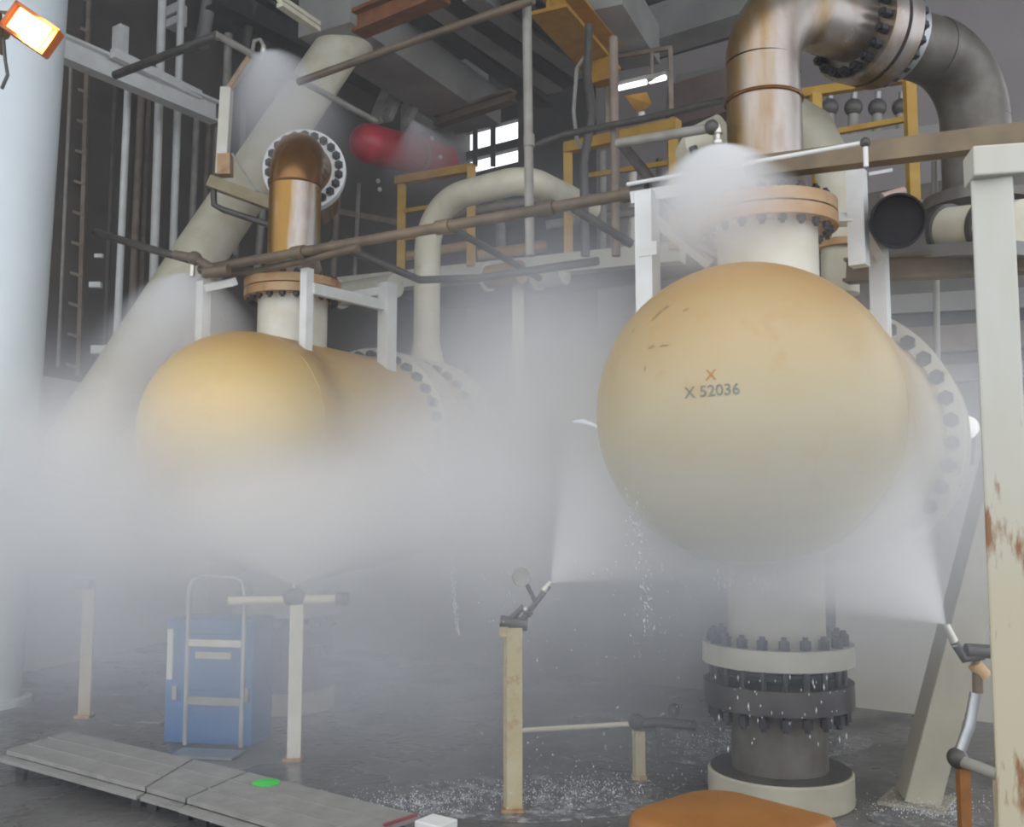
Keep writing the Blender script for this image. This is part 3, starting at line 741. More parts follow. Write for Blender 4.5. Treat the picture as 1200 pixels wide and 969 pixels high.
MB().beam(at(272, 180, 8.95), at(300, 224, 8.95), 0.02, 0.02).build('stay', M['grey_pipe'], sp, smooth=False)

# ---------------------------------------------------------------- yellow rails, platform and other far things
def rail(label, posts, Y, r, m, rails, group='yellow handrails behind the vessels'):
    t = thing('handrail', label, 'handrail', at(posts[0][0], posts[0][2], Y[0]), 0, group)
    for (px, y0, y1), yy in zip(posts, Y):
        a = at(px, y1, yy); b = at(px, y0, yy)
        MB().beam(a, V((a.x, a.y, b.z)), r, r).build('post', m, t, smooth=False)
    for p, q, k in rails:
        MB().beam(at(*p), at(*q), r * k, r * k).build('rail', m, t, smooth=False)
rail('yellow handrail behind the goose-neck pipe', [(470, 208, 322), (552, 196, 312)], [12.4, 11.8], 0.105, M['yellow'],
     [((465, 212, 12.4), (555, 197, 11.8), 1.0), ((470, 248, 12.4), (552, 236, 11.8), .5), ((470, 280, 12.4), (552, 268, 11.8), .5)])
rail('yellow handrail left of the right vessel, below the crane beam', [(666, 168, 305), (790, 160, 292)], [11.4, 10.4], 0.105, M['yellow'],
     [((664, 174, 11.4), (795, 146, 10.4), 1.2), ((690, 206, 11.4), (790, 190, 10.4), .5)])
rail('yellow handrail behind the riser at the upper right', [(1071, 80, 240), (960, 110, 250)], [7.9, 8.4], 0.085, M['yellow'],
     [((940, 110, 8.5), (1071, 90, 7.9), .9), ((950, 160, 8.45), (1071, 138, 7.9), .55)])
pf = thing('platform', 'grey platform edge behind the vessels under the yellow handrails', 'platform', at(560, 340, 12.3))
MB().beam(at(400, 336, 12.9), at(800, 296, 10.6), 0.2, 0.22).build('edge_beam', M['pale_cream'], pf, smooth=False)
MB().box((at(600, 316, 12.0)) + AX * 0.9 + UP * .05, (4.6, 1.6, 0.06), ROW, AX, UP).build('deck', M['grey_girder'], pf, smooth=False)
for px in (455, 607, 760):
    p = at(px, 326 - (px - 455) * .09, 12.4 - (px - 455) * .0055)
    MB().beam(V((p.x, p.y, 0)), V((p.x, p.y, p.z - .1)), 0.14, 0.14).build('leg', M['pale_cream'], pf, smooth=False)
for i, (px, py, w, m_, l_) in enumerate([(430, 340, .9, 'pale_cream', 'pale drum on the platform left of the goose-neck pipe'), (590, 322, .5, 'flange_orange', 'small orange drum on the platform right of the goose-neck pipe'), (645, 322, .4, 'pale_cream', 'pale drum end on the platform near the hanging pipe')]):
    p = at(px, py, 11.3); pz = V((p.x, p.y, p.z))
    dr = thing('pipe_drum', l_, 'drum', pz, 0, 'drums on the platform')
    MB().tube(pz - ROW * w / 2, pz + ROW * w / 2, 0.14, 24).build('body', M[m_], dr)
    MB().ring(pz - ROW * w / 2, ROW, 0.1, 0.17, 0.04, 24).build('rim', M['pale_cream'], dr)
for p, q, Y, r, m_, l_ in [
        ((655, 238), (805, 214), 12.0, .05, 'rack_brown', 'brown service pipe running level behind the yellow rail posts'),
        ((640, 264), (795, 240), 12.5, .06, 'grey_pipe', 'grey service pipe running level below the brown one behind the rail'),
        ((706, 322), (706, 178), 12.2, .05, 'grey_pipe', 'grey service upright behind the yellow rail, left of the brown vertical pipe'),
        ((741, 318), (741, 196), 12.6, .06, 'pale_cream', 'pale service upright between the yellow rail posts'),
        ((772, 292), (772, 186), 12.8, .04, 'dark_pipe', 'dark service upright just left of the right yellow rail post'),
        ((500, 256), (662, 228), 13.2, .06, 'rack_brown', 'brown service pipe under the arch of the goose-neck pipe'),
        ((588, 336), (586, 236), 13.4, .07, 'grey_pipe', 'grey service upright under the arch of the goose-neck pipe'),
        ((560, 300), (640, 288), 12.9, .08, 'flange_orange', 'rusty service pipe low under the arch of the goose-neck pipe'),
        ((476, 300), (548, 288), 13.3, .07, 'flange_orange', 'rusty service pipe seen through the left yellow handrail')]:
    tag(MB().tube(at(*p, Y), at(*q, Y), r, 12).build('service_pipe', M[m_]), l_, 'pipe', 'service pipes behind the yellow handrails')
# red cylinder
rc = thing('red_cylinder', 'red fire-fighting cylinder hanging high at mid-left', 'cylinder', at(470, 200, 12.0))
r0, r1 = at(432, 168, 11.6), at(520, 190, 13.4)
MB().tube(r0, r1, 0.24, 32).build('body', M['red'], rc)
MB().ball(r0, 0.238, 24, 14, (1, 1, 1)).build('domed_end', M['red'], rc)
MB().ring(r0 + (r1 - r0) * .55, r1 - r0, 0.2, 0.25, 0.06, 32).build('strap', M['grey_pipe'], rc)
for i, (px, py) in enumerate(((443, 212), (445, 222), (506, 162), (516, 184))):
    tag(MB().ball(at(px, py, 12.5), 0.03, 10, 6).build('work_lamp', M['white']), ['small dim lamp below the red cylinder, upper one', 'small dim lamp below the red cylinder, lower one', 'small lamp at the top of the red cylinder', 'small lamp at the right end of the red cylinder'][i], 'lamp', 'tiny lamps around the red cylinder')
# tube light
tl = thing('tube_light', 'lit fluorescent tube light high left of the riser', 'light', at(752, 100, 11.0))
MB().beam(at(724, 100, 11.2), at(782, 87, 10.9), 0.09, 0.05).build('tray', M['grey_girder'], tl, smooth=False)
for p, q in (((722, 104), (757, 96)), ((762, 95), (779, 91))):
    MB().tube(at(*p, 11.1), at(*q, 10.85), 0.03, 12).build('tube', M['tube_light'], tl)
rail('brown pipe frame around the tube light', [(712, 62, 150), (787, 58, 152)], [11.4, 11.0], 0.05, M['rack_brown'], [((690, 72, 11.6), (787, 56, 11.0), .9), ((764, 62, 11.1), (764, 98, 11.1), .7)], None)
hb = thing('hoist_block', 'yellow hoist block hanging below the tube light', 'hoist', at(747, 132, 11.0))
MB().hexa([at(732, 112, 11.2), at(758, 108, 11.0), at(758, 108, 11.3), at(732, 112, 11.5), at(748, 134, 11.2), at(764, 122, 11.0), at(764, 122, 11.3), at(748, 134, 11.5)]).build('body', M['yellow_dark'], hb, smooth=False)
MB().tube(at(752, 132, 11.1), at(752, 140, 11.1), 0.04, 10).build('hook', M['white'], hb)
tag(MB().box(at(708, 84, 10.9), (.28, .2, .28), ROW, AX, UP).bevel(.02).build('end_stop', M['yellow_dark'], smooth=False), 'yellow end stop at the tip of the crane beam', 'stop')
tag(MB().beam(at(790, 128, 12.4), at(862, 108, 11.6), .3, .55).build('duct', mat('maroon_panel', (0.20, 0.14, 0.13), (0.16, 0.11, 0.10), .6), smooth=False), 'maroon-grey duct on the mauve wall left of the riser', 'duct')
tag(MB().beam(at(795, 96, 12.3), at(860, 82, 11.6), .12, .14).build('duct', M['grey_girder'], smooth=False), 'pale ledge above the maroon duct on the mauve wall', 'ledge')
cg = thing('cream_vessel_neck', 'cream pipe elbow behind the riser of the right vessel', 'pipe', at(965, 190, 6.9))
MB().sweep([at(985, 345, 6.9), at(983, 240, 6.9), at(975, 190, 6.9), at(952, 150, 6.9), at(920, 132, 7.0)], [.13, .13, .135, .15, .15], 24).build('pipe', M['cream'], cg)
MB().ring(at(984, 292, 6.9), UP, 0.1, 0.17, 0.05, 24).build('collar', M['flange_orange'], cg)
cg = thing('cream_pipe_bonnet', 'cream rounded pipe bonnet just left of the spray over the right vessel', 'pipe', at(820, 190, 6.9))
MB().sweep([at(806, 180, 7.2), at(822, 168, 6.9), at(846, 160, 6.8)], [.10, .14, .16], 20).build('body', M['cream'], cg)
MB().tube(at(812, 172, 6.75), at(816, 186, 6.75), 0.03, 10).build('handle', M['dark_pipe'], cg)
# valve row behind upper right rail
for i, px in enumerate((972, 1000, 1028, 1056)):
    q = thing('valve', ['grey valve behind the upper right yellow rail, first from the riser', 'grey valve behind the upper right yellow rail, second from the riser', 'grey valve behind the upper right yellow rail, third from the riser', 'grey valve behind the upper right yellow rail, next to its yellow post'][i], 'valve', at(px, 150, 9.4), 0, 'valves behind the upper right rail')
    MB().ball(at(px, 126, 9.4), 0.09, 14, 8).build('body', M['dark_pipe'], q)
    MB().tube(at(px, 126, 9.4), at(px + 1, 108, 9.4), 0.03, 10).build('stem', M['steel'], q)
    MB().tube(at(px, 134, 9.4), at(px, 172, 9.4), 0.05, 10).build('pipe', M['grey_pipe'], q)
tag(MB().beam(at(930, 178, 9.5), at(1110, 158, 9.0), .2, .16).build('pipe_rack', M['grey_girder'], smooth=False), 'grey rack beam under the row of valves', 'beam')
# black pipe mouth, pale drum, brown beam at the right
bp = thing('pipe_mouth', 'black open pipe mouth facing out beside the white bracket', 'pipe', at(1052, 290, 5.6))
d_ = (at(1052, 258, 5.55) - EYE).normalized(); d_ = V((d_.x, d_.y, d_.z * .85)).normalized()
o_ = at(1052, 258, 5.55)
MB().lathe([(0.5, 0.12), (0.03, 0.135), (0, 0.145), (0.0, 0.156), (0.03, 0.157), (0.7, 0.157)], o_, d_, 40, caps=False).build('pipe', M['black'], bp)
MB().tube(o_ + d_ * .05, o_ + d_ * .07, 0.137, 32).build('bore_shade_disc', M['black'], bp)  # added black disc standing in for the shade inside the open pipe
MB().tube(at(1034, 232, 5.75), at(1060, 224, 5.75), 0.03, 10).build('lug', mat('pinkish_paint', (.5, .36, .32), None, .5), bp)
dd = thing('pale_drum', 'pale horizontal drum with dark bands behind the rusty white post', 'drum', at(1120, 295, 6.1))
d0, d1 = at(1104, 270, 6.3), at(1200, 262, 5.7)
MB().tube(d0, d1, 0.145, 32).build('body', M['cream'], dd)
for k in (0.04, 0.55):
    p = d0 + (d1 - d0) * k
    MB().ring(p, d1 - d0, 0.13, 0.168, 0.04, 32).build('band', M['dark_pipe'], dd)
MB().beam(d0 - UP * .15, d1 - UP * .15, .3, .08).build('cradle', M['grey_girder'], dd, smooth=False)
tag(MB().beam(at(1066, 246, 6.9), at(1200, 228, 6.4), .09, .1).build('rail_bar', M['grey_pipe'], smooth=False), 'grey horizontal bar above the pale drum', 'bar')
tag(MB().ibeam(at(992, 318, 6.6), at(1210, 304, 5.9), .14, .16, .02).build('cross_beam', M['brown_girder'], smooth=False), 'dull brown cross beam under the black pipe mouth', 'beam')
tag(MB().tube(at(1099, 470, 6.9), at(1095, 190, 6.9), .022, 12).build('upright_pipe', M['grey_pipe']), 'thin grey upright pipe right of the black pipe mouth', 'pipe')
for i, (y, h, m_) in enumerate(((352, .16, 'grey_girder'), (395, .22, 'rack_brown'), (436, .14, 'grey_pipe'), (372, .1, 'dark_girder'))):
    tag(MB().beam(at(1046, y + 6, 8.3), at(1230, y - 4, 7.6), .12, h).build('wall_bar', M[m_], smooth=False), ['grey bar on the far right rack, uppermost', 'brown bar on the far right rack beside the flange bolts', 'pale bar on the far right rack, lowest', 'dark narrow bar on the far right rack, second from top'][i], 'bar', 'bars of the far right rack')
tag(MB().box(at(1150, 400, 9.2), (3.6, .15, 3.2), ROW, AX, UP).build('rack_panel', mat('taupe_panel', (.13, .11, .095), (.085, .072, .062), .6), smooth=False), 'taupe backing panel behind the far right rack', 'panel')
gl = thing('globe_lamp', 'glowing white round lamp beside the rusty white post', 'lamp', at(1133, 520, 7.2))
MB().ball(at(1133, 501, 7.2), 0.085, 20, 14).build('globe', M['globe'], gl)
MB().tube(at(1135, 514, 7.2), at(1136, 545, 7.2), 0.05, 12, .03).build('base', M['dark_pipe'], gl)

# ---------------------------------------------------------------- foreground right: post frame, leaning brace, low nozzle stand
pf_ = at(1160, 560, 3.0)
ft = thing('post_frame', 'cream steel post and top bar with rust runs at the right edge', 'post', (pf_.x, pf_.y, 0))
pzt = at(1160, 181, 3.0).z
pX = at(1161, 200, 3.0).x
MB().beam(V((at(1166, 500, 3.0).x + .02, 3.0, 0)), V((pX, 3.0, pzt - .09)), .118, .118, V((1, -.47, 0))).bevel(.008).build('post', M['post_cream'], ft, smooth=False)
MB().beam(V((at(1133, 200, 3.0).x, 2.99, pzt - .046)), V((at(1133, 200, 3.0).x + .9, 2.8, pzt - .046)), .13, .095).bevel(.006).build('top_bar', M['post_cream'], ft, smooth=False)
MB().tube(at(1158, 186, 2.93), at(1158, 186, 2.95), .008, 10).build('bolt', M['rust_mark'], ft)
lb = thing('leaning_brace', 'cream box-section brace leaning right, standing on the wet floor', 'brace', floor_at(1073, 948))
l0, l1 = floor_at(1075, 940), at(1165, 590, 5.35)
MB().beam(l0 + UP * .02, l1 + (l1 - l0) * .35, .19, .19, (ROW + AX * .55)).bevel(.006).build('section', M['grimy_cream'], lb, smooth=False)
MB().box(l0 + UP * .01, (.34, .34, .02), ROW, AX, UP).build('base_plate', M['grimy_cream'], lb, smooth=False)
mb = MB(); 
ns = thing('nozzle_stand', 'low pipe stand with angled spray nozzle beside the leaning brace', 'nozzle', floor_at(1128, 975))
Yn = 4.85
MB().tube(at(1109, 732, Yn), at(1120, 756, Yn), .016, 12, .022).build('tip', M['brass'], ns)
MB().sweep([at(1118, 752, Yn), at(1130, 772, Yn), at(1152, 768, Yn)], .022, 12).build('elbow', M['dark_pipe'], ns)
MB().tube(at(1132, 762, Yn), at(1170, 764, Yn), .034, 12).build('valve_body', M['dark_pipe'], ns)
MB().tube(at(1142, 778, Yn), at(1154, 792, Yn), .035, 12).build('bracket', M['flange_orange'], ns)
MB().tube(at(1145, 776, Yn), at(1146, 812, Yn), .024, 12).build('spool', M['rust_pipe'], ns)
MB().sweep([at(1143, 812, Yn), at(1136, 850, Yn), at(1122, 888, Yn)], .026, 12).build('riser', M['steel'], ns)
MB().ball(at(1122, 888, Yn), .05, 12, 8).build('tee', M['dark_pipe'], ns)
MB().sweep([at(1122, 890, Yn), at(1170, 908, Yn - .2)], .028, 12).build('run', M['grey_pipe'], ns)
q = at(1128, 900, Yn)
MB().beam(V((q.x, q.y, 0)), q, .05, .05).build('post', mat('orange_rust_post', (.33, .13, .03), (.2, .08, .02), .6), ns, smooth=False)
q = at(1172, 905, Yn - .2)
MB().beam(V((q.x, q.y, 0)), q, .05, .05).build('post', M['rusty_cream'], ns, smooth=False)

# ---------------------------------------------------------------- low nozzle posts on the floor
def low_post(label, px, ybase, ytop, w, m, foot):
    b = floor_at(px, ybase); t = at(px, ytop, b.y)
    o = thing('nozzle_post', label, 'post', b, 0, 'low posts carrying floor nozzles')
    MB().beam(b, V((b.x, b.y, t.z)), w, w, V((1, 0.25, 0))).build('post', m, o, smooth=False)
    MB().box(b + UP * .01, (w * 1.4, w * 1.4, .02)).build('foot_plate', foot, o, smooth=False)
    return o, b.y, t
o, Y, t = low_post('rusty cream floor post carrying a forked spray nozzle, mid-picture', 601, 950, 735, .085, M['rusty_cream'], M['flange_orange'])
MB().box(t + V((-.05, -.02, -.02)), (.05, .05, .05)).build('clip', M['rusty_cream'], o, smooth=False)
MB().tube(at(586, 728, Y), at(618, 732, Y), .035, 12).build('saddle_pipe', M['dark_pipe'], o)
MB().sweep([at(600, 724, Y), at(612, 712, Y), at(622, 722, Y)], .02, 10).build('loop', M['dark_pipe'], o)
MB().sweep([at(611, 728, Y), at(628, 706, Y), at(643, 686, Y)], .016, 10).build('nozzle_arm', M['dark_pipe'], o)
MB().tube(at(637, 692, Y), at(645, 682, Y), .022, 10, .014).build('tip', M['brass'], o)
MB().sweep([at(628, 706, Y), at(622, 694, Y), at(617, 684, Y)], .012, 8).build('gauge_stem', M['dark_pipe'], o)
gd = V((0.3, -1, 0.15)).normalized()
MB().lathe([(0, .0), (0, .05), (.02, .052), (.02, .04), (.012, 0)], at(610, 676, Y), gd, 20, caps=False).build('gauge', M['grey_pipe'], o)
MB().ball(at(616, 714, Y - .03), .018, 10, 8).build('knob', M['steel'], o)
o, Y, t = low_post('white floor post with cross pipe, right of the blue cabinet', 344, 890, 708, .085, M['pale_cream'], M['flange_orange'])
MB().sweep([at(268, 704, Y), at(394, 702, Y)], .028, 12).build('cross_pipe', M['cream'], o)
MB().ball(at(345, 700, Y), .07, 14, 10, (1.1, 1, .9)).build('tee', M['dark_pipe'], o)
MB().tube(at(394, 702, Y), at(408, 702, Y), .045, 12).build('end_cap', M['dark_pipe'], o)
MB().tube(at(345, 694, Y), at(345, 684, Y), .02, 10, .012).build('tip', M['brass'], o)
o, Y, t = low_post('faint cream floor post in mist left of the blue cabinet', 99, 840, 688, .085, M['rusty_cream'], M['flange_orange'])
MB().box(t + UP * .02, (.12, .12, .07)).build('cap', M['dark_pipe'], o, smooth=False)
o, Y, t = low_post('short dim floor post with pipe tee, left of the drain pipe', 749, 912, 856, .06, M['rusty_cream'], M['rusty_cream'])
MB().sweep([at(606, 856, Y + .5), at(742, 848, Y)], .016, 10).build('side_pipe', M['cream'], o)
MB().sweep([at(742, 848, Y), at(775, 846, Y), at(815, 850, Y)], .03, 10).build('pipe', M['dark_pipe'], o)
MB().ball(at(746, 846, Y), .05, 12, 8).build('tee', M['dark_pipe'], o)
MB().ball(at(790, 832, Y), .04, 12, 8).build('valve', M['dark_pipe'], o)
MB().beam(at(774, 885, Y), at(770, 850, Y), .03, .03).build('stay', M['dark_pipe'], o, smooth=False)

# ---------------------------------------------------------------- blue cabinet with hand truck
bb = floor_at(242, 876)
cab = thing('blue_cabinet', 'blue metal tool cabinet standing in the mist behind the walkway plates', 'cabinet', bb, R(-10))
W_, D_, H_ = .64, .34, .84
MB().box((0.0, D_ / 2, H_ / 2 + .02), (W_, D_, H_)).bevel(.012).build('body', M['blue'], cab, smooth=False, local=True)
MB().box((0.06, -.008, .22), (W_ * .62, .016, .32)).build('drawer_front', M['blue'], cab, smooth=False, local=True)
top_drawer = MB().box((0.06, -.008, .58), (W_ * .62, .016, .36)).build('drawer_front', M['blue'], cab, smooth=False, local=True)
MB().box((0.04, -.02, .62), (.26, .012, .045)).build('name_plate', M['cream'], top_drawer, smooth=False, local=True)
MB().box((-.28, -.012, .62), (.04, .02, .34)).build('handle', M['white'], cab, smooth=False, local=True)
MB().box((-.24, -.012, .36), (.03, .02, .09)).build('handle', M['steel'], cab, smooth=False, local=True)
MB().box((.285, -.012, .36), (.03, .02, .09)).build('handle', M['steel'], cab, smooth=False, local=True)
cart = thing('hand_truck', 'pale tubular hand truck leaning on the front of the blue cabinet', 'hand truck', bb + V((0.03, -.12, 0)), R(-10))
fx0, fx1 = -.135, .265
MB().sweep([(fx0, -.03, .05), (fx0, -.03, 1.05), (fx0 + .02, -.03, 1.13), (fx0 + .08, -.03, 1.16), (fx1 - .08, -.03, 1.16), (fx1 - .02, -.03, 1.13), (fx1, -.03, 1.05), (fx1, -.03, .05)], .016, 10).build('tube_frame', M['steel'], cart, local=True)
MB().box(((fx0 + fx1) / 2, -.03, .72), (fx1 - fx0, .02, .045)).build('crossbar', M['pale_cream'], cart, smooth=False, local=True)
MB().box(((fx0 + fx1) / 2, -.03, .34), (fx1 - fx0, .02, .05)).build('crossbar', M['grey_pipe'], cart, smooth=False, local=True)
MB().box(((fx0 + fx1) / 2, -.10, .015), (fx1 - fx0 + .04, .2, .018)).build('toe_plate', M['steel'], cart, smooth=False, local=True)

# ---------------------------------------------------------------- walkway plates at the lower left
zt = .13
def plate(label, p0, p1, name='walkway_plate'):       # p0, p1: (back px, back py, front px, front py) at each end
    a, b = level(p0[0], p0[1], zt), level(p0[2], p0[3], zt)
    c, d = level(p1[0], p1[1], zt), level(p1[2], p1[3], zt)
    t = thing(name, label, 'plate', V(((a.x + d.x) / 2, (a.y + d.y) / 2, 0)), 0, 'walkway plates at the lower left')
    dn = V((0, 0, -.025))
    MB().hexa([b + dn, d + dn, c + dn, a + dn, b, d, c, a]).build('tread', M['plate'], t, smooth=False)
    inn = (a - b).normalized()
    mb = MB()
    mb.hexa([b - inn * .07 - UP * .05, d - inn * .07 - UP * .05, d - UP * .05, b - UP * .05, b - inn * .07 - UP * .03, d - inn * .07 - UP * .03, d - UP * .03, b - UP * .03])
    mb.build('front_lip', M['plate'], t, smooth=False)
    for k in (.33, .66):
        mb = MB(); s = inn * .006
        p, q = b + (a - b) * k, d + (c - d) * k
        mb.hexa([p - s - UP * .01, q - s - UP * .01, q + s - UP * .01, p + s - UP * .01, p - s + UP * .005, q - s + UP * .005, q + s + UP * .005, p + s + UP * .005]).build('rib', M['plate'], t, smooth=False)
    for k in (.08, .92):
        for e, f in ((b, d), (a, c)):
            p = e + (f - e) * k
            p = p + (inn * .05 if e is b else inn * -.05)
            MB().box(V((p.x, p.y, zt / 2 - .012)), (.05, .05, zt - .026)).build('leg', M['dark_girder'], t, smooth=False)
    return t
plate('grey walkway plate at the far left end of the row', (80, 857, 8, 879), (225, 889, 170, 922))
plate('short grey walkway plate between the two seams', (227.5, 889.6, 172, 922.6), (288, 904, 217, 935))
plate('long grey walkway plate with a green disc on it', (291, 904.6, 219.5, 935.6), (492, 955, 392, 986))
ep = level(499, 958, zt)
tag(MB().box(ep + V((.05, .0, -.03)), (.16, .14, .04), ROW, AX, UP).bevel(.006).build('kerb_end', M['white'], smooth=False), 'small white end block at the right end of the walkway', 'block')
e0, e1 = level(488, 956, zt), level(450, 968, zt)
tag(MB().beam(e0 + UP * .005, e1 + UP * .005, .018, .012).build('red_strip', mat('dark_red_strip', (.25, .05, .06), None, .5), smooth=False), 'thin dark red strip across the end of the long plate', 'strip')
gd_ = level(312, 918, zt)
tag(MB().lathe([(0, .0), (0, .075), (.006, .075), (.008, .07), (.009, 0)], gd_ + UP * .001, UP, 24, caps=False).build('green_disc', M['green']), 'bright green flat disc lying on the long walkway plate', 'disc')

# ---------------------------------------------------------------- orange case at the bottom
p1, p2 = level(832, 917, .55), level(988, 957, .55)
eu = (p2 - p1).normalized(); en = V((eu.y, -eu.x, 0))
oz = thing('orange_case', 'plain orange rounded case at the bottom edge of the picture', 'case', (p1 + eu * .35 + en * .3) * 1.0 - UP * .55)
L_, D_ = (p2 - p1).length, .55
ol = []
for cx_, cy_, r_, a0 in ((.16, .16, .16, 180), (L_ - .05, .05, .05, 270), (L_ - .05, D_ - .05, .05, 0), (.1, D_ - .1, .1, 90)):
    for k in range(7):
        a = R(a0 + 15 * k); ol.append((cx_ + r_ * math.cos(a), cy_ + r_ * math.sin(a)))
mb = MB(); n = len(ol); lv = []
for z, ins in ((.05, 0), (.50, 0), (.53, .012), (.545, .035), (.55, .07)):
    lv.append([p1 + eu * (x + (L_ / 2 - x) * ins * 1.5) + en * (y + (D_ / 2 - y) * ins * 1.5) + UP * (z - .55) for x, y in ol])
mb._add([v for l in lv for v in l], [tuple(range(n))] + [(i * n + k, i * n + (k + 1) % n, (i + 1) * n + (k + 1) % n, (i + 1) * n + k) for i in range(4) for k in range(n)] + [tuple(range(4 * n, 5 * n))])
mb.build('shell', M['orange'], oz)
MB().box(p1 + eu * L_ / 2 + en * D_ / 2 - UP * .525, (L_ * .8, D_ * .8, .05), eu, en, UP).build('base', M['dark_pipe'], oz, smooth=False)

# ---------------------------------------------------------------- floodlight at the upper left
fl0 = at(38, 36, 5.2)
fl = thing('floodlight', 'lit amber floodlight clamped in front of the white column', 'floodlight', fl0 - UP * .2)
fx = V((math.cos(R(-33)), 0.25, math.sin(R(-33)))).normalized()
fyv = V((0.35, -0.8, -0.25)); fyv = (fyv - fx * fyv.dot(fx)).normalized(); fzv = fx.cross(fyv)
if fzv.z < 0: fzv = -fzv
MB().box(fl0, (.27, .10, .17), fx, fyv, fzv).bevel(.012).build('housing', M['amber'], fl, smooth=False)
MB().box(fl0 + fyv * .052, (.19, .012, .125), fx, fyv, fzv).build('lens', M['lens'], fl, smooth=False)
for s_ in (1, -1):
    MB().box(fl0 + fyv * .055 + fzv * .075 * s_, (.26, .02, .018), fx, fyv, fzv).build('bezel', M['amber'], fl, smooth=False)
    MB().box(fl0 + fyv * .055 + fx * .122 * s_, (.018, .02, .16), fx, fyv, fzv).build('bezel', M['amber'], fl, smooth=False)
MB().sweep([fl0 - fx * .15, fl0 - fx * .2 - UP * .02, at(2, 62, 5.3), at(-4, 40, 5.5)], .014, 10).build('bracket', M['rust_pipe'], fl)
MB().sweep([at(4, 44, 5.25), at(6, 70, 5.25), at(9, 88, 5.25), at(2, 104, 5.25)], .010, 8).build('cable', M['dark_pipe'], fl)
MB().tube(at(-60, 36, 5.6), at(6, 40, 5.3), .03, 12).build('support_arm', M['rust_pipe'], fl)
ld = bpy.data.lights.new('floodlight_beam', 'SPOT'); ld.energy = 260; ld.color = (1.0, .66, .28); ld.spot_size = R(95); ld.spot_blend = .6; ld.shadow_soft_size = .08
lo = bpy.data.objects.new('floodlight_beam', ld); COL.objects.link(lo)
lo.location = fl0 + fyv * .09
lo.rotation_euler = (V((-1.7, 8.2, 2.9)) - lo.location).to_track_quat('-Z', 'Y').to_euler()

# ================================================================ WATER
def puddle_patch(px0, px1, py0, py1, label):
    cx, cy = (px0 + px1) / 2, (py0 + py1) / 2
    n = 36; pts = []
    for k in range(n):
        a = 2 * math.pi * k / n; w = 1 + .18 * math.sin(3 * a + px0) + .12 * math.sin(5 * a + py0)
        pts.append(floor_at(cx + math.cos(a) * (px1 - px0) / 2 * w, cy + math.sin(a) * (py1 - py0) / 2 * w))
    mb = MB()
    mb._add([p + UP * .006 for p in pts] + [p + UP * .0005 for p in pts], [tuple(range(n))] + [(k, n + k, n + (k + 1) % n, (k + 1) % n) for k in range(n)])
    o = mb.build('puddle', M['puddle'], smooth=False)
    return tag(o, label, 'puddle', None, 'stuff')
puddle_patch(440, 750, 912, 966, 'bubbling shallow puddle around the rusty mid-picture post')
puddle_patch(770, 1010, 850, 905, 'shallow puddle behind the drain pipe')
puddle_patch(1030, 1150, 935, 975, 'shallow puddle at the foot of the leaning brace')
puddle_patch(120, 190, 828, 850, 'faint puddle at the foot of the misty post')
def drops(label, name, gens):
    vs, fs = [], []
    for p, r, s in gens:
        b = len(vs)
        vs += [p + V((r, 0, 0)), p + V((-r, 0, 0)), p + V((0, r, 0)), p + V((0, -r, 0)), p + V((0, 0, r * s)), p + V((0, 0, -r * s))]
        fs += [(b + i, b + j, b + k) for i, j, k in ((0, 2, 4), (2, 1, 4), (1, 3, 4), (3, 0, 4), (2, 0, 5), (1, 2, 5), (3, 1, 5), (0, 3, 5))]
    me = bpy.data.meshes.new(name); me.from_pydata([tuple(v) for v in vs], [], fs); me.materials.append(M['foam'])
    for p in me.polygons: p.use_smooth = True
    o = bpy.data.objects.new(name, me); COL.objects.link(o)
    return tag(o, label, 'water', None, 'stuff')
g_ = random.gauss
def stream(px, y0, y1, Y, n, sp=3, r=.0035):
    return [(at(px + g_(0, sp) + (y - y0) * .10, y, Y + g_(0, .05)), random.uniform(.4, 1.2) * r, random.uniform(1.5, 5)) for y in (random.uniform(y0, y1) for _ in range(n))]
drops('water trickling off the left side of the right vessel', 'water_drops', stream(742, 570, 745, 5.0, 140, 5, .0026) + stream(752, 600, 740, 5.05, 50, 8, .0024))
drops('thin water thread falling in the mist at mid-picture', 'water_drops', stream(528, 655, 745, 6.4, 90, 1.5, .004))
drops('water running down the drain pipe flange', 'water_drops', [(at(random.uniform(835, 995), random.uniform(665, 690) if k % 3 else random.uniform(790, 880), 5.2 + random.uniform(-.05, .05)), random.uniform(.002, .0045), random.uniform(1, 6)) for k in range(160)])
drops('scattered drops in front of the dim floor', 'water_drops', [(at(random.uniform(560, 830), random.uniform(640, 930), random.uniform(4.6, 5.6)), random.uniform(.0012, .003), random.uniform(1, 2.5)) for k in range(420)])
drops('white splashing water on the wet floor', 'water_splash', [((lambda q: V((q.x, q.y, abs(g_(0, .02)) + .004)))(floor_at(*random.choice([(g_(610, 75), g_(935, 10)), (g_(690, 45), g_(928, 10)), (g_(880, 50), g_(872, 10)), (g_(1090, 35), g_(948, 7)), (g_(480, 40), g_(945, 8))]))), random.uniform(.0012, .0042), random.uniform(.5, 1.6)) for k in range(3200)])
jet = at(683, 495, 5.6)
tag(MB().sweep([at(672, 494, 5.6), at(684, 494, 5.55), at(697, 498, 5.5), at(706, 505, 5.45)], [.006, .016, .012, .004], 10).build('water_jet', M['foam']), 'short bright water jet touching the left side of the right vessel', 'water', None, 'stuff')

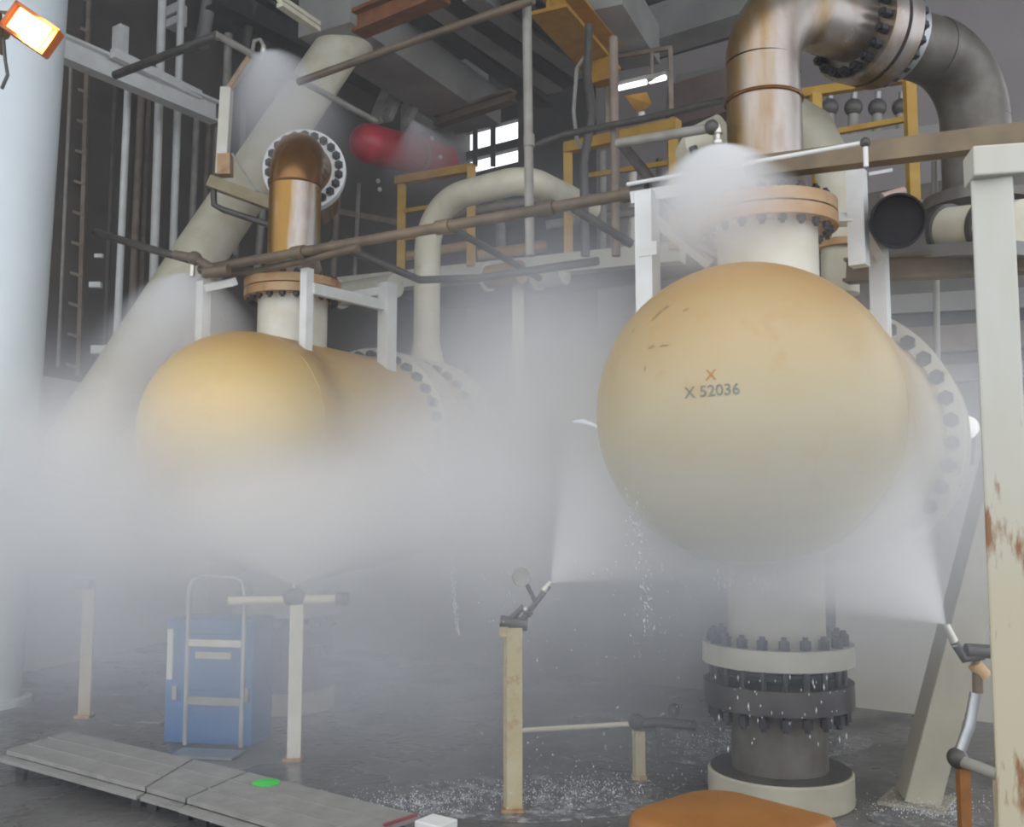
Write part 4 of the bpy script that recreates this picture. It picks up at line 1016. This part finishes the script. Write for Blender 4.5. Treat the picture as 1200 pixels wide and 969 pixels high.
# ================================================================ MIST
def mist_material(name, blobs, colour=(0.84, 0.895, 1.0), noise_amt=0.5, noise_scale=1.2, aniso=0.0):
    m = bpy.data.materials.new(name); m.use_nodes = True
    nt = m.node_tree
    nt.nodes.remove(nt.nodes['Principled BSDF'])
    vs = nt.nodes.new('ShaderNodeVolumeScatter')
    vs.inputs['Color'].default_value = (*colour, 1); vs.inputs['Anisotropy'].default_value = aniso
    nt.links.new(vs.outputs[0], nt.nodes['Material Output'].inputs['Volume'])
    tc = nt.nodes.new('ShaderNodeTexCoord')
    tot = None
    for (c, s, a) in blobs:
        mp = nt.nodes.new('ShaderNodeVectorMath'); mp.operation = 'SUBTRACT'
        nt.links.new(tc.outputs['Object'], mp.inputs[0]); mp.inputs[1].default_value = tuple(c)
        dv = nt.nodes.new('ShaderNodeVectorMath'); dv.operation = 'DIVIDE'
        nt.links.new(mp.outputs[0], dv.inputs[0]); dv.inputs[1].default_value = tuple(s)
        dt = nt.nodes.new('ShaderNodeVectorMath'); dt.operation = 'DOT_PRODUCT'
        nt.links.new(dv.outputs[0], dt.inputs[0]); nt.links.new(dv.outputs[0], dt.inputs[1])
        e = math_node(nt, 'POWER', math.e, math_node(nt, 'MULTIPLY', dt.outputs['Value'], -1.0))
        e = math_node(nt, 'MULTIPLY', e, a)
        tot = e if tot is None else math_node(nt, 'ADD', tot, e)
    if noise_amt:
        nf = ramp(nt, noise(nt, noise_scale, 3), [(0.25, 1 - noise_amt), (0.75, 1 + noise_amt)])
        tot = math_node(nt, 'MULTIPLY', tot, nf)
    nt.links.new(tot, vs.inputs['Density'])
    return m
def prism(name, label, foot, z0, z1, make_mat):
    mb = MB(); n = len(foot)
    c = V((sum(p[0] for p in foot) / n, sum(p[1] for p in foot) / n, z0))
    mb._add([V((x, y, z0)) - c for x, y in foot] + [V((x, y, z1)) - c for x, y in foot], [tuple(range(n))[::-1], tuple(range(n, 2 * n))] + [(k, (k + 1) % n, n + (k + 1) % n, n + k) for k in range(n)])
    bmesh.ops.recalc_face_normals(mb.bm, faces=mb.bm.faces[:])
    me = bpy.data.meshes.new(name); mb.bm.to_mesh(me); mb.bm.free(); me.materials.append(make_mat(c))
    o = bpy.data.objects.new(name, me); COL.objects.link(o); o.location = c
    return tag(o, label, 'mist', None, 'stuff')
BANK = [  # centre, size, density
    (at(330, 618, 6.8), (1.9, 0.8, 0.40), 1.9),
    (at(70, 550, 7.0), (1.2, 0.9, 0.52), 1.5),
    (at(645, 500, 7.3), (0.72, 1.1, 0.85), 2.3),
    (at(610, 600, 6.2), (1.1, 0.8, 0.45), 1.2),
    (at(890, 690, 4.7), (1.0, 0.4, 0.28), 0.85),
    (at(870, 590, 4.4), (0.6, 0.3, 0.25), 0.45),
    (at(200, 735, 6.3), (2.0, 0.9, 0.50), 0.50),
    (at(560, 790, 6.2), (1.6, 1.0, 0.60), 0.36),
    (at(1085, 545, 5.4), (0.55, 0.6, 0.55), 2.0),
    (at(490, 540, 7.2), (0.5, 0.6, 0.45), 0.9),
]
prism('mist_bank', 'pale bank of water mist drifting around the two vessels', [(-5.0, 4.1), (-5.0, 8.6), (-3.8, 12.5), (3.3, 7.65), (3.3, 4.1)], 0.02, 4.4,
      lambda c: mist_material('mist_bank_volume', [(p - c, s_, a) for p, s_, a in BANK]))
def haze_material(c):
    m = bpy.data.materials.new('thin_haze_volume'); m.use_nodes = True
    nt = m.node_tree; nt.nodes.remove(nt.nodes['Principled BSDF'])
    vs = nt.nodes.new('ShaderNodeVolumeScatter'); vs.inputs['Color'].default_value = (.95, .95, .97, 1); vs.inputs['Density'].default_value = 0.008
    nt.links.new(vs.outputs[0], nt.nodes['Material Output'].inputs['Volume'])
    return m
prism('thin_haze', 'thin damp haze filling the whole module', [(-7, 3.6), (-3.2, 17.5), (-.5, 17.5), (8, 11.5), (8, 3.6)], 0.01, 9.2, haze_material)

def spray(label, apex, direction, length, half_deg, density, parent_mat=None, squash=1.0, edge=0.75, power=1.4, dome=None):
    """a cone of spray: density falls with the distance from the nozzle and toward the edge of the cone"""
    m = bpy.data.materials.new('spray_volume'); m.use_nodes = True
    nt = m.node_tree; nt.nodes.remove(nt.nodes['Principled BSDF'])
    vs = nt.nodes.new('ShaderNodeVolumeScatter')
    vs.inputs['Color'].default_value = (0.92, 0.945, 1.0, 1)
    nt.links.new(vs.outputs[0], nt.nodes['Material Output'].inputs['Volume'])
    tc = nt.nodes.new('ShaderNodeTexCoord')
    ln = nt.nodes.new('ShaderNodeVectorMath'); ln.operation = 'LENGTH'; nt.links.new(tc.outputs['Object'], ln.inputs[0])
    sp_ = nt.nodes.new('ShaderNodeSeparateXYZ'); nt.links.new(tc.outputs['Object'], sp_.inputs[0])
    r_ = ln.outputs['Value']
    cosang = math_node(nt, 'DIVIDE', sp_.outputs['Z'], math_node(nt, 'MAXIMUM', r_, 0.001))
    ch_ = math.cos(R(half_deg)); ce = math.cos(R(half_deg * edge))
    n1 = nt.nodes.new('ShaderNodeMapRange'); n1.interpolation_type = 'SMOOTHSTEP'
    nt.links.new(cosang, n1.inputs[0]); n1.inputs[1].default_value = ch_; n1.inputs[2].default_value = ce
    if dome:                                  # falling bell: sideways distance squared over the drop
        perp2 = math_node(nt, 'SUBTRACT', math_node(nt, 'MULTIPLY', r_, r_), math_node(nt, 'MULTIPLY', sp_.outputs['Z'], sp_.outputs['Z']))
        q_ = math_node(nt, 'DIVIDE', perp2, math_node(nt, 'MULTIPLY', math_node(nt, 'MAXIMUM', sp_.outputs['Z'], 0.002), dome))
        nt.links.new(q_, n1.inputs[0]); n1.inputs[1].default_value = 1.0; n1.inputs[2].default_value = 0.0
    n2 = nt.nodes.new('ShaderNodeMapRange'); n2.interpolation_type = 'SMOOTHSTEP'
    nt.links.new(r_, n2.inputs[0]); n2.inputs[1].default_value = length; n2.inputs[2].default_value = length * .25
    den = math_node(nt, 'DIVIDE', density, math_node(nt, 'POWER', math_node(nt, 'ADD', r_, 0.06), power))
    den = math_node(nt, 'MULTIPLY', den, n1.outputs[0]); den = math_node(nt, 'MULTIPLY', den, n2.outputs[0])
    nt.links.new(den, vs.inputs['Density'])
    mb = MB()
    prof = [(0, 0)]
    for k in range(1, 4): prof.append((length * math.cos(R(half_deg)) * k / 3 , length * math.sin(R(half_deg)) * k / 3 * 1.02))
    for k in range(1, 5):
        a = half_deg * (1 - k / 4.0); prof.append((length * math.cos(R(a)) * 1.02, length * math.sin(R(a)) * 1.02))
    if dome: prof = [(0, 0)] + [(length * (k / 8) ** 2, math.sqrt(dome * length) * k / 8 * 1.02) for k in range(1, 9)] + [(length, 0)]
    mb.lathe(prof, (0, 0, 0), (0, 0, 1), 28, caps=False)
    bmesh.ops.recalc_face_normals(mb.bm, faces=mb.bm.faces[:])
    me = bpy.data.meshes.new('water_spray'); mb.bm.to_mesh(me); mb.bm.free(); me.materials.append(m)
    o = bpy.data.objects.new('water_spray', me); COL.objects.link(o)
    o.location = apex; o.rotation_euler = V(direction).to_track_quat('Z', 'Y').to_euler()
    return tag(o, label, 'spray', 'sprays from the deluge nozzles', 'stuff')
spray('dome of spray under the nozzle above the right vessel', at(841, 172, 5.45), (0.04, 0, -1), 0.95, 60, 2.6, dome=.85)
spray('spray falling from the small upper left nozzle', at(313, 62, 8.7), (0.25, 0, -1), 1.5, 55, 1.0, dome=.75)
spray('spray spreading beside the head of the left vessel', at(226, 320, 8.1), (-.12, .1, -1), 1.7, 62, 1.4, dome=1.1)
spray('spray rising from the white post right of the blue cabinet', at(345, 686, 6.7), (0, .15, 1), 1.15, 74, 1.1)
spray('spray thrown up from the forked nozzle at mid-picture', at(645, 684, 5.4), (.8, .1, .75), 1.7, 46, 1.0)
spray('spray thrown left from the angled nozzle at the leaning brace', at(1109, 732, 4.85), (-.72, .25, .75), 1.9, 44, 1.2)
spray('faint spray drifting over the right half of the red cylinder', at(484, 140, 11.9), (.25, 0, -1), 1.1, 50, 0.6)
